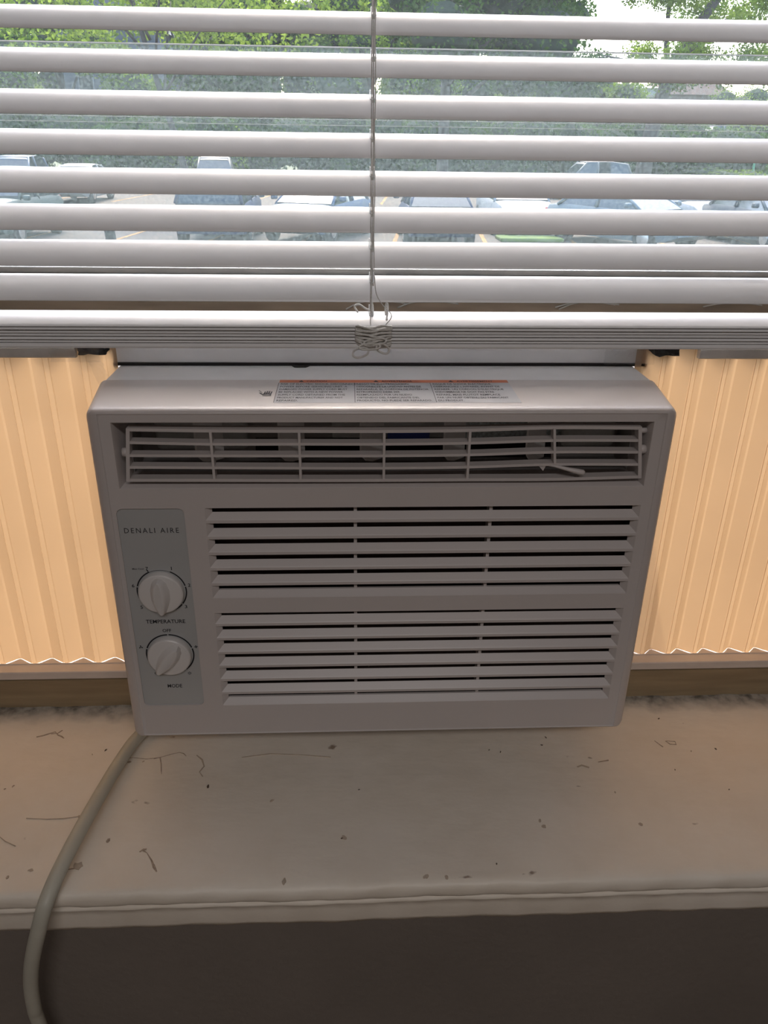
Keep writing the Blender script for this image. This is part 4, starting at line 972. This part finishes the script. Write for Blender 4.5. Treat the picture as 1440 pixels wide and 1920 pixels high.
# shrubs of the hedge: two kinds of mesh, copies turned and scaled
def shrub_kind(mat, seed):
    r_ = random.Random(seed); cs = []; rs = []
    for i in range(11): cs.append((r_.uniform(-2.0, 2.0), r_.uniform(-.8, .8), r_.uniform(.7, 3.0))); rs.append(r_.uniform(.75, 1.25))
    return leaf_mesh('foliage', cs, rs, 6500, .17, mat), blob_core(cs, rs, .8)
SK = [shrub_kind(M['leaf_dark'], 1), shrub_kind(M['leaf_dark'], 2), shrub_kind(M['leaf_mid'], 3)]
def shrub(x, y, sc_, kind, label, z=GROUND, grp='hedge shrubs behind the parking lot'):
    r = empty('shrub', (x, y, z), random.uniform(0, 6)); r.scale = (1, 1, sc_); tag(r, label, 'shrub', grp)
    f = link(bpy.data.objects.new('foliage', SK[kind][0]), r); f['kind'] = 'stuff'
    link(bpy.data.objects.new('crown_core', SK[kind][1]), r)
for i in range(15):
    x = -21 + i * 3.0
    nth = ['first', 'second', 'third', 'fourth', 'fifth', 'sixth', 'seventh', 'eighth', 'ninth', 'tenth', 'eleventh', 'twelfth', 'thirteenth', 'fourteenth', 'fifteenth'][i]
    shrub(x, 46.5 + random.uniform(-.5, .8), random.uniform(1.0, 1.2), 0 if i % 2 else 1, 'dark green hedge shrub behind the parking lot, %s from the left' % nth)
for i in range(13):
    nth = ['first', 'second', 'third', 'fourth', 'fifth', 'sixth', 'seventh', 'eighth', 'ninth', 'tenth', 'eleventh', 'twelfth', 'thirteenth'][i]
    shrub(-19 + 3.3 * i, 50.5, 1.25, 1 if i % 2 else 0, 'dark shrub top rising behind the hedge row, %s from the left' % nth, grp='second hedge row')
shrub(20.3, 44.5, .42, 2, 'low bright green bush at the right end of the hedge', grp='single bushes')
shrub(-7.2, 45.0, .85, 2, 'light green bush standing out of the hedge behind the tan car', grp='single bushes')

def branch_tube(pts, r0, r1, parent, name='branch'):
    n = len(pts); return tube(name, pts, [r0 + (r1 - r0) * i / (n - 1) for i in range(n)], M['bark'], parent, 8)
def tree(x, y, H, cw, mat, n, label, seed, trunk=0.28, low=0.25, size=.26, core=True, lean=0.0, blobs=16, grp='trees behind the hedge', cden=.66):
    r_ = random.Random(seed); root = empty('tree', (x, y, GROUND)); tag(root, label, 'tree', grp)
    cs = []; rs = []
    for i in range(blobs):
        z = H * r_.uniform(low, .95); k = math.sqrt(max(0.15, 1 - ((z / H - .55) / .5) ** 2)); a = r_.uniform(0, 6.28); q = cw * k * math.sqrt(r_.uniform(.02, 1))
        cs.append((q * math.cos(a) + lean * z, q * .6 * math.sin(a), z)); rs.append(cw * r_.uniform(.26, .42))
    f = link(bpy.data.objects.new('foliage', leaf_mesh('foliage', cs, rs, n, size, mat)), root); f['kind'] = 'stuff'
    if core: link(bpy.data.objects.new('crown_core', blob_core(cs, rs, cden)), root)
    tp = [(0, 0, -.1), (lean * H * .2, 0, H * .2), (lean * H * .5, .1, H * .45), (lean * H * .8, 0, H * .75)]
    branch_tube(catmull(tp, 4), trunk, trunk * .4, root, 'trunk')
    for i in range(0, blobs, 3):
        c = Vector(cs[i]); s = Vector((lean * c.z * .5, 0, c.z * .55)); branch_tube([s, s.lerp(c, .5) + Vector((0, 0, .25)), c], trunk * .35, trunk * .1, root)
    return root
tree(-24, 56, 13, 5.5, M['leaf_mid'], 15000, 'broad green tree at the far left beyond the hedge', 11)
tree(-16.5, 52, 9.5, 4.6, M['leaf_light'], 15000, 'light green tree second from left beyond the hedge', 12)
tree(-10.2, 58, 12, 4.4, M['leaf_mid'], 13000, 'green tree standing right of the grey house', 13, low=.12)
tree(-4.5, 54, 11, 4.6, M['leaf_dark'], 14000, 'dark green tree left of the middle beyond the hedge', 14, low=.15)
tree(1.5, 52, 10.5, 4.4, M['leaf_mid'], 14000, 'mid green tree behind the middle of the hedge', 15, low=.15)
tree(7.0, 56, 12, 4.6, M['leaf_light'], 14000, 'light green tree right of the middle beyond the hedge', 16, low=.12)
tree(12.5, 55, 11.5, 4.4, M['leaf_dark'], 14000, 'dark tree behind the silver sport utility car', 17, low=.12)
tree(18.0, 60, 8.0, 3.6, M['leaf_mid'], 9000, 'small green tree left of the far white building', 18, low=.12)
tree(38.0, 74, 7.5, 4.0, M['leaf_light'], 9000, 'light green tree right of the brown roofed house', 19, low=.10)
tree(25.5, 100, 9.0, 5.0, M['leaf_dark'], 9000, 'distant dark tree between the white building and the brown roofed house', 20, low=.12)
tree(48.0, 108, 9.0, 7.0, M['leaf_mid'], 9000, 'distant green tree behind the brown roofed house', 21, low=.10)
# the near trees whose crowns hang into the top of the view
tree(-6.0, 33, 11.5, 5.6, M['leaf_mid'], 13000, 'near tree whose low branches cross the top of the view at left', 31, low=.55, size=.2, trunk=.16, blobs=18, grp='near trees', core=False, lean=-.22)
tree(4.2, 37, 12.5, 5.0, M['leaf_dark'], 13000, 'near dark tree whose crown hangs over the middle of the view', 32, low=.5, size=.2, trunk=.3, blobs=18, grp='near trees')
# leaning tree at the right, thin foliage with the sky behind
def leaning_tree():
    root = empty('tree', (14.3, 38.5, GROUND)); tag(root, 'leaning tree with thick dark trunk and thin foliage against the sky at upper right', 'tree', 'near trees')
    branch_tube(catmull([(-.6, 0, -.1), (-.5, 0, 2.5), (-.2, 0, 4.4), (.35, 0, 6.0), (1.2, 0, 7.6), (2.4, .2, 9.2)], 5), .42, .16, root, 'trunk')
    branch_tube(catmull([(0, 0, 5.3), (-.3, .1, 6.5), (-.5, .2, 9.5)], 5), .16, .06, root)
    branch_tube(catmull([(.3, 0, 5.9), (1.4, .1, 6.7), (2.8, .2, 7.9), (4.4, .2, 8.6)], 5), .10, .03, root)
    branch_tube(catmull([(-.1, 0, 4.8), (-1.6, .1, 5.7), (-3.0, .2, 6.0)], 5), .10, .03, root)
    cs = []; rs = []; r_ = random.Random(4)
    for i in range(60): cs.append((r_.uniform(-1.8, 7.5), r_.uniform(-1.6, 1.6), r_.uniform(5.0, 9.0))); rs.append(r_.uniform(.5, 1.15))
    f = link(bpy.data.objects.new('foliage', leaf_mesh('foliage', cs, rs, 42000, .14, M['leaf_mid'], shell=.1)), root); f['kind'] = 'stuff'
leaning_tree()

# backdrop of tall trees further off
bt0 = tree(-38, 74, 16.5, 6.2, M['leaf_mid'], 16000, 'tall distant tree at the far left of the backdrop', 41, low=.04, size=.34, blobs=26, grp='tall backdrop trees', cden=.85)
for i in range(13):
    t_ = copy_tree(bt0); t_.location = (-30.5 + 7.4 * i, 75 + (i % 3) * 1.5, GROUND); t_.rotation_euler = (0, 0, 1.3 * i)
    t_['label'] = 'tall distant backdrop tree, %s from the left' % ['second', 'third', 'fourth', 'fifth', 'sixth', 'seventh', 'eighth', 'ninth', 'tenth', 'eleventh', 'twelfth', 'thirteenth', 'fourteenth'][i]
    s_ = 1.0 if i < 7 else .50; t_.location.y += 0 if i < 8 else 66; t_.scale = (1, 1, s_)
# --- houses
M['siding_grey'] = pmat('grey_siding', (0.14, 0.145, 0.17), 0.8, var=0.05); M['roof_brown'] = pmat('brown_shingles', (0.17, 0.11, 0.08), 0.9, var=0.2, vscale=2); M['wall_white'] = pmat('pale_render', (0.36, 0.36, 0.35), 0.8); M['wall_tan'] = pmat('tan_brick', (0.2, 0.14, 0.11), 0.9)
M['housepane'] = pmat('house_window', (0.05, 0.06, 0.07), 0.15)
def house(x, y, w, d, hw, hr, wallm, roofm, label, rz=0.0, z=GROUND, gable_front=False):
    root = empty('house', (x, y, z), rz); tag(root, label, 'house')
    box('walls', -w / 2, w / 2, -d / 2, d / 2, 0, hw, wallm, root)
    o_ = .4
    if gable_front:
        V = [(-w / 2 - o_, -d / 2 - o_, hw), (w / 2 + o_, -d / 2 - o_, hw), (0, -d / 2 - o_, hw + hr), (-w / 2 - o_, d / 2 + o_, hw), (w / 2 + o_, d / 2 + o_, hw), (0, d / 2 + o_, hw + hr)]
        mesh_obj('roof', V, [(0, 2, 5, 3), (1, 4, 5, 2), (0, 3, 4, 1), (3, 5, 4)], roofm, root)
        mesh_obj('gable', [(-w / 2, -d / 2, hw), (w / 2, -d / 2, hw), (0, -d / 2, hw + hr * .95), (-w / 2, -d / 2 + .1, hw), (w / 2, -d / 2 + .1, hw), (0, -d / 2 + .1, hw + hr * .95)], [(0, 1, 2), (5, 4, 3), (0, 2, 5, 3), (1, 4, 5, 2)], wallm, root)
    else:
        V = [(-w / 2 - o_, -d / 2 - o_, hw), (w / 2 + o_, -d / 2 - o_, hw), (w / 2 + o_, d / 2 + o_, hw), (-w / 2 - o_, d / 2 + o_, hw), (-w / 2 + d * .35, 0, hw + hr), (w / 2 - d * .35, 0, hw + hr)]
        mesh_obj('roof', V, [(0, 1, 5, 4), (1, 2, 5), (2, 3, 4, 5), (3, 0, 4), (3, 2, 1, 0)], roofm, root)
    for k in range(max(2, int(w / 3))):
        xx = -w / 2 + w * (k + .5) / max(2, int(w / 3)); fr = box('window', xx - .55, xx + .55, -d / 2 - .06, -d / 2, hw * .35, hw * .75, M['wall_white'], root)
        box('pane', xx - .45, xx + .45, -d / 2 - .08, -d / 2 - .061, hw * .38, hw * .72, M['housepane'], fr)
house(-16.2, 66, 6.5, 9, 9.2, 3.2, M['siding_grey'], M['siding_grey'], 'tall grey gabled house showing between the trees at upper left', gable_front=True)
house(45.5, 118, 10, 8, 5.6, 3.2, M['wall_tan'], M['roof_brown'], 'brown roofed house far off at the right', z=1.1)
house(34.5, 112, 10, 8, 5.9, .7, M['wall_white'], M['wall_white'], 'low white building far off at the right', z=1.1)
for i in range(9):
    nth = ['first', 'second', 'third', 'fourth', 'fifth', 'sixth', 'seventh', 'eighth', 'ninth'][i]
    shrub(24 + 4.2 * i, 96 + random.uniform(-1, 1), .5, 2 if i % 2 else 0, 'low roadside bush behind the far bank cars, %s from the left' % nth, z=1.1, grp='roadside bushes')
